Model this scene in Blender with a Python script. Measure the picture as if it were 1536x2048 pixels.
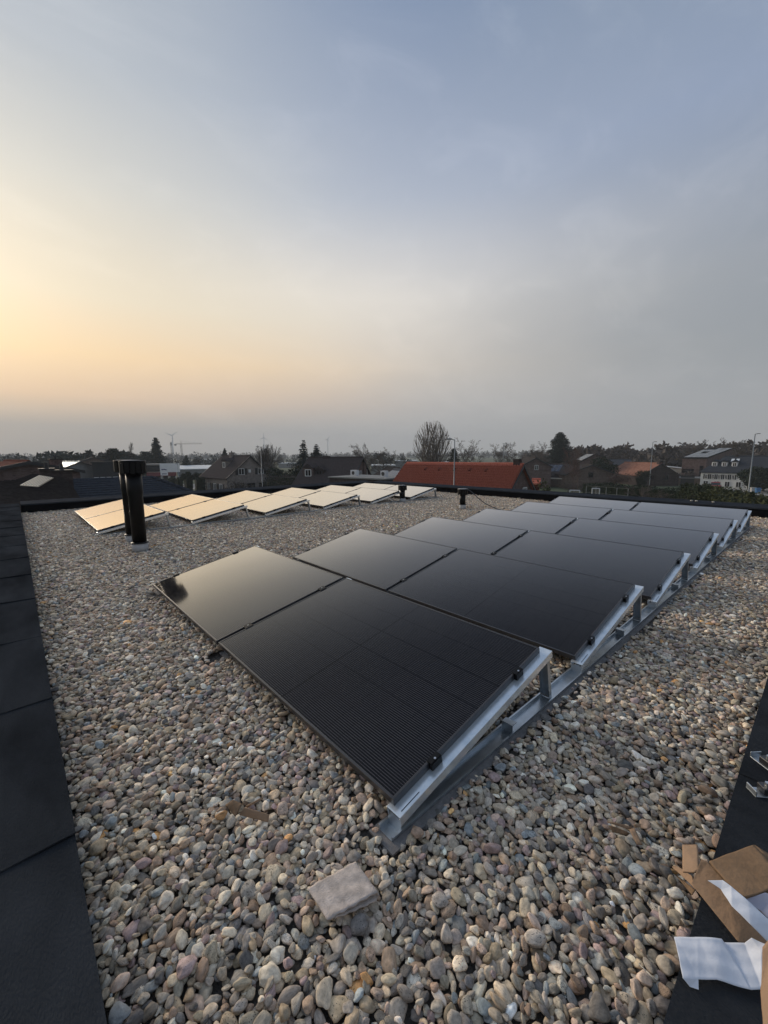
import bpy, math, random
import numpy as np
from mathutils import Vector, Matrix, Euler
R = math.radians
scene = bpy.context.scene
for o in list(bpy.data.objects):
    bpy.data.objects.remove(o)
COL = scene.collection

# ------------------------------------------------------------------ camera
CAM_Z = 1.3832
PITCH, ROLL, YAW, FPX = 0.13915, -0.00676, 0.7370, 811.86     # focal length in pixels of a 1536x2048 frame
hd = Vector((math.sin(YAW), math.cos(YAW), 0)); hr = Vector((math.cos(YAW), -math.sin(YAW), 0)); hu = Vector((0, 0, 1))
FW = hd * math.cos(PITCH) - hu * math.sin(PITCH)
U0 = hd * math.sin(PITCH) + hu * math.cos(PITCH)
RT = hr * math.cos(ROLL) + U0 * math.sin(ROLL)
UP = U0 * math.cos(ROLL) - hr * math.sin(ROLL)
cam = bpy.data.cameras.new('camera'); cam_o = bpy.data.objects.new('camera', cam); COL.objects.link(cam_o)
cam_o.matrix_world = Matrix(((RT.x, UP.x, -FW.x, 0), (RT.y, UP.y, -FW.y, 0), (RT.z, UP.z, -FW.z, CAM_Z), (0, 0, 0, 1)))
cam.sensor_fit = 'VERTICAL'; cam.sensor_height = 36.0; cam.lens = FPX / 2048 * 36.0
cam.clip_start = 0.02; cam.clip_end = 20000
scene.camera = cam_o

# ------------------------------------------------------------------ world, sun, exposure
SUN_AZ, SUN_EL = R(-9), R(17)            # azimuth from +Y towards +X
SUND = Vector((math.sin(SUN_AZ) * math.cos(SUN_EL), math.cos(SUN_AZ) * math.cos(SUN_EL), math.sin(SUN_EL)))
world = bpy.data.worlds.new('World'); scene.world = world; world.use_nodes = True
wt = world.node_tree; wn = wt.nodes; wl = wt.links
for n in list(wn): wn.remove(n)
def W(kind, **kw):
    n = wn.new(kind)
    for k, v in kw.items(): setattr(n, k, v)
    return n
def wmath(op, a, b=None, clamp=False):
    n = W('ShaderNodeMath', operation=op, use_clamp=clamp)
    for i, v in enumerate((a, b)):
        if v is None: continue
        if isinstance(v, (int, float)): n.inputs[i].default_value = v
        else: wl.new(v, n.inputs[i])
    return n.outputs[0]
def wramp(fac, stops, interp='EASE'):
    n = W('ShaderNodeValToRGB'); cr = n.color_ramp; cr.interpolation = interp
    while len(cr.elements) < len(stops): cr.elements.new(0.5)
    for e, (p, c) in zip(cr.elements, stops):
        e.position = p; e.color = (*c, 1)
    wl.new(fac, n.inputs[0]); return n.outputs[0]
def lin(r, g, b):
    f = lambda c: (c / 255 / 12.92) if c <= 10.3 else ((c / 255 + 0.055) / 1.055) ** 2.4
    return (f(r), f(g), f(b))
def wmix(fac, a, b, mode='MIX'):
    n = W('ShaderNodeMix', data_type='RGBA', blend_type=mode)
    if isinstance(fac, (int, float)): n.inputs[0].default_value = fac
    else: wl.new(fac, n.inputs[0])
    for s, v in ((6, a), (7, b)):
        if isinstance(v, tuple): n.inputs[s].default_value = (*v, 1)
        else: wl.new(v, n.inputs[s])
    return n.outputs[2]
sky = W('ShaderNodeTexSky', sky_type='NISHITA', sun_disc=False, sun_elevation=SUN_EL, sun_rotation=SUN_AZ,
        altitude=0, air_density=1.2, dust_density=4.0, ozone_density=1.5)
tc = W('ShaderNodeTexCoord')
nrm = W('ShaderNodeVectorMath', operation='NORMALIZE'); wl.new(tc.outputs['Generated'], nrm.inputs[0])
sep = W('ShaderNodeSeparateXYZ'); wl.new(nrm.outputs[0], sep.inputs[0])
dot = W('ShaderNodeVectorMath', operation='DOT_PRODUCT'); wl.new(nrm.outputs[0], dot.inputs[0]); dot.inputs[1].default_value = SUND
elev = wmath('DIVIDE', wmath('ARCSINE', sep.outputs[2]), math.pi / 2)          # 0..1 over 0..90 deg
ang = wmath('DIVIDE', wmath('ARCCOSINE', dot.outputs['Value']), math.pi)        # 0 at the sun, 1 opposite
# horizontal angle from the sun, 0..1
azv = W('ShaderNodeVectorMath', operation='MULTIPLY'); wl.new(nrm.outputs[0], azv.inputs[0]); azv.inputs[1].default_value = (1, 1, 0)
azn = W('ShaderNodeVectorMath', operation='NORMALIZE'); wl.new(azv.outputs[0], azn.inputs[0])
azd = W('ShaderNodeVectorMath', operation='DOT_PRODUCT'); wl.new(azn.outputs[0], azd.inputs[0])
azd.inputs[1].default_value = (math.sin(SUN_AZ), math.cos(SUN_AZ), 0)
aza = wmath('DIVIDE', wmath('ARCCOSINE', azd.outputs['Value']), math.pi)
# soft wisps of thin cloud that bend the gradients a little
nz = W('ShaderNodeTexNoise'); nz.inputs['Scale'].default_value = 1.7; nz.inputs['Detail'].default_value = 5; nz.inputs['Roughness'].default_value = 0.5
mp = W('ShaderNodeMapping'); mp.inputs['Scale'].default_value = (1, 1.2, 3.2); mp.inputs['Rotation'].default_value = (0.3, 0.45, 0)
wl.new(nrm.outputs[0], mp.inputs[0]); wl.new(mp.outputs[0], nz.inputs[0])
wob = wmath('SUBTRACT', nz.outputs[0], 0.5)
angw = wmath('ADD', ang, wmath('MULTIPLY', wob, 0.10))
azw = wmath('ADD', aza, wmath('MULTIPLY', wob, 0.10))
# the sky on the sun's side and away from it, each a gradient over elevation; blended by the angle to the sun
el_sun = wramp(elev, [(0.0, lin(172, 164, 156)), (0.038, lin(174, 164, 153)), (0.075, lin(236, 197, 157)), (0.125, lin(253, 216, 164)), (0.19, lin(233, 219, 192)),
                      (0.30, lin(203, 203, 198)), (0.40, lin(171, 180, 191)), (0.7, lin(129, 146, 170)), (1.0, lin(119, 138, 164))], 'LINEAR')
el_mid = wramp(elev, [(0.0, lin(192, 190, 188)), (0.04, lin(189, 186, 183)), (0.07, lin(194, 188, 183)), (0.13, lin(222, 210, 195)), (0.22, lin(234, 228, 220)),
                      (0.33, lin(176, 184, 199)), (0.48, lin(123, 141, 171)), (0.75, lin(120, 139, 167)), (1.0, lin(119, 138, 164))], 'LINEAR')
el_far = wramp(elev, [(0.0, lin(164, 166, 168)), (0.045, lin(156, 159, 163)), (0.12, lin(143, 149, 155)), (0.2, lin(143, 150, 159)), (0.36, lin(133, 149, 176)),
                      (0.5, lin(126, 142, 163)), (1.0, lin(119, 138, 164))], 'LINEAR')
fa = wramp(azw, [(0.06, (0, 0, 0)), (0.36, (1, 1, 1))], 'EASE')
fb = wramp(azw, [(0.22, (0, 0, 0)), (0.55, (1, 1, 1))], 'EASE')
veil = wmix(fb, wmix(fa, el_sun, el_mid), el_far)
glow = wramp(angw, [(0.0, (0.16, 0.135, 0.085)), (0.05, (0.06, 0.05, 0.028)), (0.13, (0.035, 0.028, 0.014)), (0.28, (0, 0, 0))], 'EASE')
veil = wmix(1.0, veil, glow, 'ADD')
nz2 = W('ShaderNodeTexNoise'); nz2.inputs['Scale'].default_value = 3.2; nz2.inputs['Detail'].default_value = 8; nz2.inputs['Roughness'].default_value = 0.62; nz2.inputs['Distortion'].default_value = 0.6
mp2 = W('ShaderNodeMapping'); mp2.inputs['Scale'].default_value = (0.8, 2.6, 3.4); mp2.inputs['Rotation'].default_value = (0.5, 0.25, 0.7)
wl.new(nrm.outputs[0], mp2.inputs[0]); wl.new(mp2.outputs[0], nz2.inputs[0])
streak = wramp(nz2.outputs[0], [(0.46, (0, 0, 0)), (0.74, (0.045, 0.042, 0.038))], 'EASE')
veil = wmix(1.0, veil, streak, 'ADD')
below = wramp(wmath('ADD', wmath('MULTIPLY', sep.outputs[2], 8), 0.5), [(0.3, (0, 0, 0)), (0.5, (1, 1, 1))])
veil10 = wmix(1.0, veil, (10.0, 10.0, 10.0), 'MULTIPLY')
final = wmix(0.94, sky.outputs[0], veil10)           # thin high overcast in front of the clear sky
bg = W('ShaderNodeBackground'); wl.new(final, bg.inputs[0]); bg.inputs[1].default_value = 0.1
out = W('ShaderNodeOutputWorld'); wl.new(bg.outputs[0], out.inputs[0])

sun = bpy.data.lights.new('sun', 'SUN'); sun.energy = 2.2; sun.angle = R(22); sun.color = (1.0, 0.86, 0.70)
sun_o = bpy.data.objects.new('sun', sun); COL.objects.link(sun_o)
sun_o.rotation_euler = SUND.to_track_quat('Z', 'Y').to_euler(); sun_o.location = (-5, 30, 20)
scene.view_settings.view_transform = 'Standard'; scene.view_settings.look = 'None'
scene.view_settings.exposure = 0.2; scene.view_settings.gamma = 1.0
scene.cycles.max_bounces = 6; scene.cycles.diffuse_bounces = 2; scene.cycles.glossy_bounces = 4
scene.cycles.transparent_max_bounces = 8; scene.cycles.volume_bounces = 1
scene.cycles.use_denoising = True

# ------------------------------------------------------------------ helpers
def ray(px, py):
    return FW + RT * ((px - 768) / FPX) + UP * ((1024 - py) / FPX)
def on_z(px, py, z):                     # where the sight line meets height z
    v = ray(px, py); t = (z - CAM_Z) / v.z
    return Vector((v.x * t, v.y * t, z))
def hdir(px):
    lo, hi = 600, 1200
    for _ in range(40):
        m = (lo + hi) / 2
        if ray(px, m).z > 0: lo = m
        else: hi = m
    v = ray(px, lo); return Vector((v.x, v.y)).normalized()
def G(px, d):                            # plan position in column px, d metres away
    h = hdir(px); return Vector((h.x * d, h.y * d))
def at(px, py, d):                       # point at horizontal distance d
    v = ray(px, py); t = d / math.hypot(v.x, v.y)
    return Vector((v.x * t, v.y * t, CAM_Z + v.z * t))
def on_plane(px, py, P0, N):
    v = ray(px, py); o = Vector((0, 0, CAM_Z)); t = (P0 - o).dot(N) / v.dot(N)
    return o + v * t
GZ = -6.0                                # street level below the roof's gravel

def tag(o, label=None, cat=None, group=None, kind=None):
    if label: o['label'] = label
    if cat: o['category'] = cat
    if group: o['group'] = group
    if kind: o['kind'] = kind
    return o
def empty(name, loc=(0, 0, 0), rz=0.0):
    o = bpy.data.objects.new(name, None); COL.objects.link(o); o.location = loc; o.rotation_euler = (0, 0, rz)
    o.empty_display_size = 0.2
    return o
def link(name, me, parent=None):
    o = bpy.data.objects.new(name, me); COL.objects.link(o)
    if parent: o.parent = parent
    return o
class MB:
    def __init__(s): s.v = []; s.f = []
    def add(s, vs, fs):
        b = len(s.v); s.v += [tuple(x) for x in vs]; s.f += [tuple(b + i for i in f) for f in fs]; return s
    def box(s, x0, x1, y0, y1, z0, z1):
        return s.add([(x0,y0,z0),(x1,y0,z0),(x1,y1,z0),(x0,y1,z0),(x0,y0,z1),(x1,y0,z1),(x1,y1,z1),(x0,y1,z1)],
                     [(0,3,2,1),(4,5,6,7),(0,1,5,4),(1,2,6,5),(2,3,7,6),(3,0,4,7)])
    def obox(s, c, ax, ay, az, hx, hy, hz):     # oriented box
        c = Vector(c); ax, ay, az = Vector(ax) * hx, Vector(ay) * hy, Vector(az) * hz
        vs = [c + ax * i + ay * j + az * k for k in (-1, 1) for j in (-1, 1) for i in (-1, 1)]
        return s.add(vs, [(0,2,3,1),(4,5,7,6),(0,1,5,4),(1,3,7,5),(3,2,6,7),(2,0,4,6)])
    def tube(s, p0, p1, r0, r1=None, n=10, cap=True):
        r1 = r0 if r1 is None else r1
        p0, p1 = Vector(p0), Vector(p1); d = (p1 - p0).normalized()
        a = d.orthogonal().normalized(); b = d.cross(a)
        vs = []
        for p, r in ((p0, r0), (p1, r1)):
            for i in range(n):
                t = 2 * math.pi * i / n; vs.append(p + a * (r * math.cos(t)) + b * (r * math.sin(t)))
        fs = [(i, (i + 1) % n, n + (i + 1) % n, n + i) for i in range(n)]
        if cap: fs += [tuple(range(n - 1, -1, -1)), tuple(range(n, 2 * n))]
        return s.add(vs, fs)
    def lathe(s, prof, n=32, c=(0, 0)):
        vs = []
        for r, z in prof:
            for i in range(n):
                t = 2 * math.pi * i / n; vs.append((c[0] + r * math.cos(t), c[1] + r * math.sin(t), z))
        fs = []
        for k in range(len(prof) - 1):
            for i in range(n):
                j = (i + 1) % n; fs.append((k*n+i, k*n+j, (k+1)*n+j, (k+1)*n+i))
        fs += [tuple(range(n - 1, -1, -1)), tuple(range((len(prof)-1)*n, len(prof)*n))]
        return s.add(vs, fs)
    def prism(s, pts, off):              # polygon (3-D points) thickened by a vector
        pts = [Vector(p) for p in pts]; off = Vector(off); n = len(pts)
        vs = pts + [p + off for p in pts]
        fs = [tuple(range(n - 1, -1, -1)), tuple(range(n, 2 * n))] + [(i, (i+1) % n, n + (i+1) % n, n + i) for i in range(n)]
        return s.add(vs, fs)
    def mesh(s, name, mat, smooth=False):
        me = bpy.data.meshes.new(name); me.from_pydata(s.v, [], s.f); me.materials.append(mat)
        if smooth:
            me.polygons.foreach_set('use_smooth', [True] * len(me.polygons))
        me.update(); return me
    def build(s, name, mat, parent=None, smooth=False, bevel=0.0):
        o = link(name, s.mesh(name, mat, smooth), parent)
        if bevel:
            m = o.modifiers.new('b', 'BEVEL'); m.width = bevel; m.segments = 2; m.limit_method = 'ANGLE'
        return o
def np_mesh(name, verts, faces, mat, smooth=False):      # faces: (n,3) or (n,4) array
    verts = np.asarray(verts, np.float32); faces = np.asarray(faces, np.int32)
    me = bpy.data.meshes.new(name); k = faces.shape[1]
    me.vertices.add(len(verts)); me.vertices.foreach_set('co', verts.ravel())
    me.loops.add(faces.size); me.loops.foreach_set('vertex_index', faces.ravel())
    me.polygons.add(len(faces)); me.polygons.foreach_set('loop_start', np.arange(0, faces.size, k, dtype=np.int32))
    if smooth: me.polygons.foreach_set('use_smooth', np.ones(len(faces), bool))
    me.materials.append(mat); me.update(calc_edges=True); me.validate(); return me

# ------------------------------------------------------------------ materials
MATS = {}
def material(name, col, rough=0.7, metal=0.0, var=0.25, scale=6.0, bump=0.0, bscale=60.0, spec=0.5, coords='Object', brick=None, stretch=None, col2=None):
    m = bpy.data.materials.new(name); m.use_nodes = True; nt = m.node_tree; N = nt.nodes; L = nt.links
    b = N['Principled BSDF']; b.inputs['Roughness'].default_value = rough; b.inputs['Metallic'].default_value = metal
    b.inputs['Specular IOR Level'].default_value = spec
    if spec < 0.1: b.inputs['IOR'].default_value = 1.0 + spec     # matt, weathered surfaces: no grazing sheen
    t = N.new('ShaderNodeTexCoord'); mp = N.new('ShaderNodeMapping'); L.new(t.outputs[coords], mp.inputs[0])
    if stretch: mp.inputs['Scale'].default_value = stretch
    n1 = N.new('ShaderNodeTexNoise'); n1.inputs['Scale'].default_value = scale; n1.inputs['Detail'].default_value = 6; n1.inputs['Roughness'].default_value = 0.62
    L.new(mp.outputs[0], n1.inputs[0])
    r = N.new('ShaderNodeValToRGB'); r.color_ramp.elements[0].position = 0.28; r.color_ramp.elements[1].position = 0.72
    c2 = col2 or col
    r.color_ramp.elements[0].color = (*[c * (1 - var) for c in col], 1); r.color_ramp.elements[1].color = (*[min(1, c * (1 + var)) for c in c2], 1)
    L.new(n1.outputs[0], r.inputs[0]); last = r.outputs[0]
    if brick:
        bt = N.new('ShaderNodeTexBrick'); bt.inputs['Scale'].default_value = brick[0]; bt.inputs['Mortar Size'].default_value = 0.012
        bt.inputs['Brick Width'].default_value = 0.22; bt.inputs['Row Height'].default_value = 0.075
        bt.inputs['Color1'].default_value = (1, 1, 1, 1); bt.inputs['Color2'].default_value = (0.62, 0.6, 0.6, 1); bt.inputs['Mortar'].default_value = (*brick[1], 1)
        # bricks on upright walls: run along the horizontal, stack in z
        sx = N.new('ShaderNodeSeparateXYZ'); L.new(t.outputs['Object'], sx.inputs[0])
        ad = N.new('ShaderNodeMath'); ad.operation = 'ADD'; L.new(sx.outputs[0], ad.inputs[0]); L.new(sx.outputs[1], ad.inputs[1])
        cb = N.new('ShaderNodeCombineXYZ'); L.new(ad.outputs[0], cb.inputs[0]); L.new(sx.outputs[2], cb.inputs[1]); L.new(cb.outputs[0], bt.inputs[0])
        mx = N.new('ShaderNodeMix'); mx.data_type = 'RGBA'; mx.blend_type = 'MULTIPLY'; mx.inputs[0].default_value = 1
        L.new(last, mx.inputs[6]); L.new(bt.outputs[0], mx.inputs[7]); last = mx.outputs[2]
    L.new(last, b.inputs['Base Color'])
    if bump:
        n2 = N.new('ShaderNodeTexNoise'); n2.inputs['Scale'].default_value = bscale; n2.inputs['Detail'].default_value = 4
        L.new(mp.outputs[0], n2.inputs[0])
        bp = N.new('ShaderNodeBump'); bp.inputs['Strength'].default_value = bump; bp.inputs['Distance'].default_value = 0.01
        L.new(n2.outputs[0], bp.inputs['Height']); L.new(bp.outputs[0], b.inputs['Normal'])
    MATS[name] = m; return m

M = MATS
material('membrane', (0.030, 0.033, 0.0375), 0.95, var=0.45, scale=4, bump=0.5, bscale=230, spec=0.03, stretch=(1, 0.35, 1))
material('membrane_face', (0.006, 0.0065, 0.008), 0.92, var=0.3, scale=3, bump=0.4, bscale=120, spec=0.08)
material('coping_metal', (0.034, 0.039, 0.047), 0.9, var=0.25, scale=4, spec=0.08)
material('gravel_base', (0.13, 0.115, 0.10), 0.95, var=0.5, scale=60, bump=0.6, bscale=260)
material('black_frame', (0.022, 0.022, 0.025), 0.34, var=0.2, scale=20, spec=0.8)
material('black_plastic', (0.004, 0.004, 0.0045), 0.42, var=0.3, scale=12, spec=0.22)
material('cap_grey', (0.30, 0.30, 0.31), 0.5, var=0.15, scale=20)
material('pipe_collar', (0.42, 0.43, 0.44), 0.6, var=0.15, scale=14)
material('galvanised', (0.84, 0.93, 1.0), 0.24, metal=0.62, var=0.16, scale=22, bump=0.02, bscale=300)
material('galv_dull', (0.50, 0.545, 0.58), 0.32, metal=0.8, var=0.22, scale=9)
material('steel_bolt', (0.7, 0.7, 0.7), 0.3, metal=1.0, var=0.05)
material('felt', (0.58, 0.50, 0.44), 0.95, var=0.34, scale=34, bump=0.35, bscale=220, spec=0.1)
material('mat_strip', (0.22, 0.21, 0.205), 0.95, var=0.25, scale=22, bump=0.5, bscale=240, spec=0.1)
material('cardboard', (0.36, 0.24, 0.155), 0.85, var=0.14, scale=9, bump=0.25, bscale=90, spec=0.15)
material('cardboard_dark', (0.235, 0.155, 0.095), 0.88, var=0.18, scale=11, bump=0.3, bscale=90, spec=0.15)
material('paper', (0.72, 0.76, 0.84), 0.7, var=0.05, scale=14, bump=0.15, bscale=60, spec=0.2)
material('plastic_film', (0.45, 0.44, 0.52), 0.35, var=0.1, scale=14)
material('cable', (0.05, 0.05, 0.055), 0.5)
material('slate', (0.046, 0.052, 0.063), 0.92, var=0.35, scale=8, bump=0.3, bscale=40, spec=0.08)
material('dark_tile', (0.056, 0.049, 0.047), 0.92, var=0.35, scale=5, bump=0.4, bscale=20, spec=0.08)
material('brown_tile', (0.060, 0.051, 0.050), 0.92, var=0.3, scale=4, bump=0.4, bscale=14, spec=0.08)
material('red_pantile', (0.44, 0.135, 0.088), 0.92, var=0.16, scale=6.0, bump=0.2, bscale=30, col2=(0.47, 0.16, 0.11), spec=0.08)
material('orange_tile', (0.25, 0.105, 0.07), 0.92, var=0.4, scale=1.6, bump=0.3, bscale=14, col2=(0.24, 0.13, 0.095), spec=0.08)
material('maroon_tile', (0.11, 0.035, 0.028), 0.92, var=0.35, scale=3, bump=0.3, bscale=14, spec=0.08)
material('brick_brown', (0.20, 0.155, 0.132), 0.92, var=0.3, scale=3, brick=(1.0, (0.6, 0.6, 0.58)), spec=0.08)
material('brick_mauve', (0.19, 0.14, 0.128), 0.92, var=0.3, scale=2, brick=(1.0, (0.6, 0.6, 0.58)), spec=0.08)
material('brick_grey', (0.30, 0.265, 0.24), 0.92, var=0.2, scale=2, brick=(1.0, (0.7, 0.7, 0.68)), spec=0.08)
material('brick_dark', (0.085, 0.068, 0.064), 0.92, var=0.3, scale=3, brick=(1.0, (0.6, 0.6, 0.58)), spec=0.08)
material('render_grey', (0.2, 0.205, 0.2), 0.85, var=0.12, scale=1.5)
material('render_white', (0.72, 0.72, 0.69), 0.8, var=0.06, scale=1.2)
material('render_cream', (0.5, 0.47, 0.41), 0.8, var=0.1, scale=1.2)
material('white_roof', (0.66, 0.70, 0.72), 0.5, var=0.08, scale=0.4)
material('green_roof', (0.42, 0.50, 0.50), 0.35, metal=0.2, var=0.08, scale=0.8)
material('dark_cladding', (0.022, 0.025, 0.027), 0.92, var=0.2, scale=2, spec=0.08)
material('red_cladding', (0.16, 0.022, 0.025), 0.5, var=0.15, scale=2)
material('white_frame', (0.7, 0.7, 0.68), 0.5, var=0.05)
material('dark_frame', (0.02, 0.02, 0.022), 0.5, var=0.1)
material('shutter', (0.012, 0.014, 0.014), 0.6, var=0.1)
material('sign_ink', (0.03, 0.035, 0.12), 0.6, var=0.05)
material('lamp_metal', (0.20, 0.22, 0.23), 0.45, metal=0.5, var=0.12, scale=3)
material('white_metal', (0.62, 0.63, 0.64), 0.45, var=0.06)
material('crane_metal', (0.26, 0.24, 0.21), 0.6, var=0.1)
material('bark', (0.060, 0.050, 0.042), 0.9, var=0.35, scale=1.2)
material('bark_pale', (0.15, 0.13, 0.11), 0.9, var=0.3, scale=1.2)
material('twig', (0.070, 0.058, 0.050), 0.9, var=0.3, scale=0.7)
material('twig_red', (0.085, 0.05, 0.042), 0.9, var=0.3, scale=0.7)
material('conifer', (0.022, 0.036, 0.026), 0.8, var=0.5, scale=1.0, spec=0.2)
material('conifer_blue', (0.020, 0.034, 0.032), 0.8, var=0.5, scale=1.0, spec=0.2)
material('hedge', (0.018, 0.030, 0.016), 0.85, var=0.5, scale=1.4, spec=0.2)
material('hedge_green', (0.026, 0.036, 0.015), 0.85, var=0.5, scale=1.4, spec=0.2)  # brighter, yellower green of the hedge by the road
material('olive_leaf', (0.055, 0.062, 0.028), 0.85, var=0.5, scale=1.5, spec=0.2)
material('far_foliage', (0.030, 0.036, 0.032), 0.9, var=0.5, scale=0.05, spec=0.1)
material('grass', (0.045, 0.065, 0.025), 0.95, var=0.4, scale=0.06, bump=0.2, bscale=1.0)
material('asphalt', (0.055, 0.055, 0.057), 0.9, var=0.2, scale=0.8)
material('paving', (0.30, 0.29, 0.27), 0.9, var=0.15, scale=0.8)
material('car_red', (0.30, 0.025, 0.022), 0.3, var=0.05)
material('car_white', (0.7, 0.7, 0.7), 0.3, var=0.03)
material('tyre', (0.015, 0.015, 0.015), 0.8)
material('bin_blue', (0.05, 0.17, 0.36), 0.5, var=0.08)
material('bin_grey', (0.5, 0.5, 0.48), 0.5, var=0.08)

def glass_material(name, col=(0.01, 0.012, 0.014), rough=0.05):
    m = bpy.data.materials.new(name); m.use_nodes = True; b = m.node_tree.nodes['Principled BSDF']
    b.inputs['Base Color'].default_value = (*col, 1); b.inputs['Roughness'].default_value = rough; b.inputs['IOR'].default_value = 1.5
    N = m.node_tree.nodes; L = m.node_tree.links
    n = N.new('ShaderNodeTexNoise'); n.inputs['Scale'].default_value = 2.0; bp = N.new('ShaderNodeBump'); bp.inputs['Strength'].default_value = 0.02
    L.new(n.outputs[0], bp.inputs['Height']); L.new(bp.outputs[0], b.inputs['Normal'])
    MATS[name] = m; return m
glass_material('pane'); glass_material('car_glass')
glass_material('solar_far', (0.012, 0.016, 0.035), 0.12)
glass_material('solar_grey', (0.05, 0.055, 0.065), 0.18)
material('collector_sky_glare', (0.92, 0.80, 0.62), 0.4, metal=0.0, var=0.05, scale=3)  # solar panel's warm sky reflection painted in as a pale matt base colour

# ---- module glass: black cells, fine conductor lines along the long side, faint cell joints (local x = up the slope, y = along)
PL, PW = 1.762, 1.134
def cell_material():
    m = bpy.data.materials.new('module_glass'); m.use_nodes = True; nt = m.node_tree; N = nt.nodes; L = nt.links
    b = N['Principled BSDF']
    t = N.new('ShaderNodeTexCoord'); sp = N.new('ShaderNodeSeparateXYZ'); L.new(t.outputs['Object'], sp.inputs[0])
    def mt(op, a, bb=None, cl=False):
        n = N.new('ShaderNodeMath'); n.operation = op; n.use_clamp = cl
        for i, v in enumerate((a, bb)):
            if v is None: continue
            if isinstance(v, (int, float)): n.inputs[i].default_value = v
            else: L.new(v, n.inputs[i])
        return n.outputs[0]
    def lines(coord, pitch, width, off=0.0):     # 1 on a line, 0 between
        f = mt('FRACT', mt('DIVIDE', mt('ADD', coord, off), pitch))
        d = mt('ABSOLUTE', mt('SUBTRACT', f, 0.5))
        return mt('GREATER_THAN', d, 0.5 - width / pitch / 2)
    bus = lines(sp.outputs[0], 0.01135, 0.0034, 0.0)
    fing = lines(sp.outputs[1], 0.0060, 0.0030, 0.0)
    gapx = lines(sp.outputs[0], 0.1825, 0.0022, -0.0195)
    gapy = lines(sp.outputs[1], 0.0945, 0.0018, -0.031)
    mid = mt('LESS_THAN', mt('ABSOLUTE', mt('SUBTRACT', sp.outputs[1], PL / 2)), 0.005)
    gap = mt('MAXIMUM', mt('MAXIMUM', gapx, gapy), mid)
    pat = N.new('ShaderNodeTexNoise'); pat.inputs['Scale'].default_value = 9; L.new(t.outputs['Object'], pat.inputs[0])
    g = mt('MULTIPLY', bus, mt('ADD', mt('MULTIPLY', fing, 0.5), 0.6))
    g = mt('MULTIPLY', g, mt('ADD', 0.6, mt('MULTIPLY', pat.outputs[0], 0.8)))
    g = mt('MULTIPLY', g, mt('SUBTRACT', 1.0, gap))
    mx = N.new('ShaderNodeMix'); mx.data_type = 'RGBA'; L.new(g, mx.inputs[0])
    mx.inputs[6].default_value = (0.0055, 0.0058, 0.0085, 1); mx.inputs[7].default_value = (0.062, 0.061, 0.066, 1)
    m2 = N.new('ShaderNodeMix'); m2.data_type = 'RGBA'; L.new(gap, m2.inputs[0]); L.new(mx.outputs[2], m2.inputs[6]); m2.inputs[7].default_value = (0.0045, 0.0045, 0.0055, 1)
    L.new(m2.outputs[2], b.inputs['Base Color'])
    # dust film: slightly uneven gloss
    dn = N.new('ShaderNodeTexNoise'); dn.inputs['Scale'].default_value = 3.5; dn.inputs['Detail'].default_value = 6; L.new(t.outputs['Object'], dn.inputs[0])
    # dark laminate below, glossy cover glass above: reflectance climbs steeply towards grazing
    b.inputs['Roughness'].default_value = 0.6; b.inputs['Specular IOR Level'].default_value = 0.0
    gl = N.new('ShaderNodeBsdfGlossy'); gl.inputs['Color'].default_value = (1.0, 0.95, 0.885, 1)   # faint warm tint of the anti-reflex coat
    L.new(mt('ADD', 0.045, mt('MULTIPLY', dn.outputs[0], 0.06)), gl.inputs['Roughness'])
    lw = N.new('ShaderNodeLayerWeight'); lw.inputs['Blend'].default_value = 0.5
    fc = N.new('ShaderNodeFloatCurve'); cv = fc.mapping.curves[0]
    pts = [(0.0, 0.022), (0.3, 0.026), (0.46, 0.044), (0.58, 0.175), (0.67, 0.43), (0.705, 0.60), (0.74, 0.71), (0.80, 0.84), (0.87, 0.93), (1.0, 1.0)]
    while len(cv.points) < len(pts): cv.points.new(0.5, 0.5)
    for p_, (x_, y_) in zip(cv.points, pts): p_.location = (x_, y_)
    fc.mapping.update()
    L.new(lw.outputs['Facing'], fc.inputs['Value'])
    ms = N.new('ShaderNodeMixShader'); L.new(fc.outputs[0], ms.inputs[0]); L.new(b.outputs[0], ms.inputs[1]); L.new(gl.outputs[0], ms.inputs[2])
    L.new(ms.outputs[0], N['Material Output'].inputs['Surface'])
    MATS['module_glass'] = m
cell_material()

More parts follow.
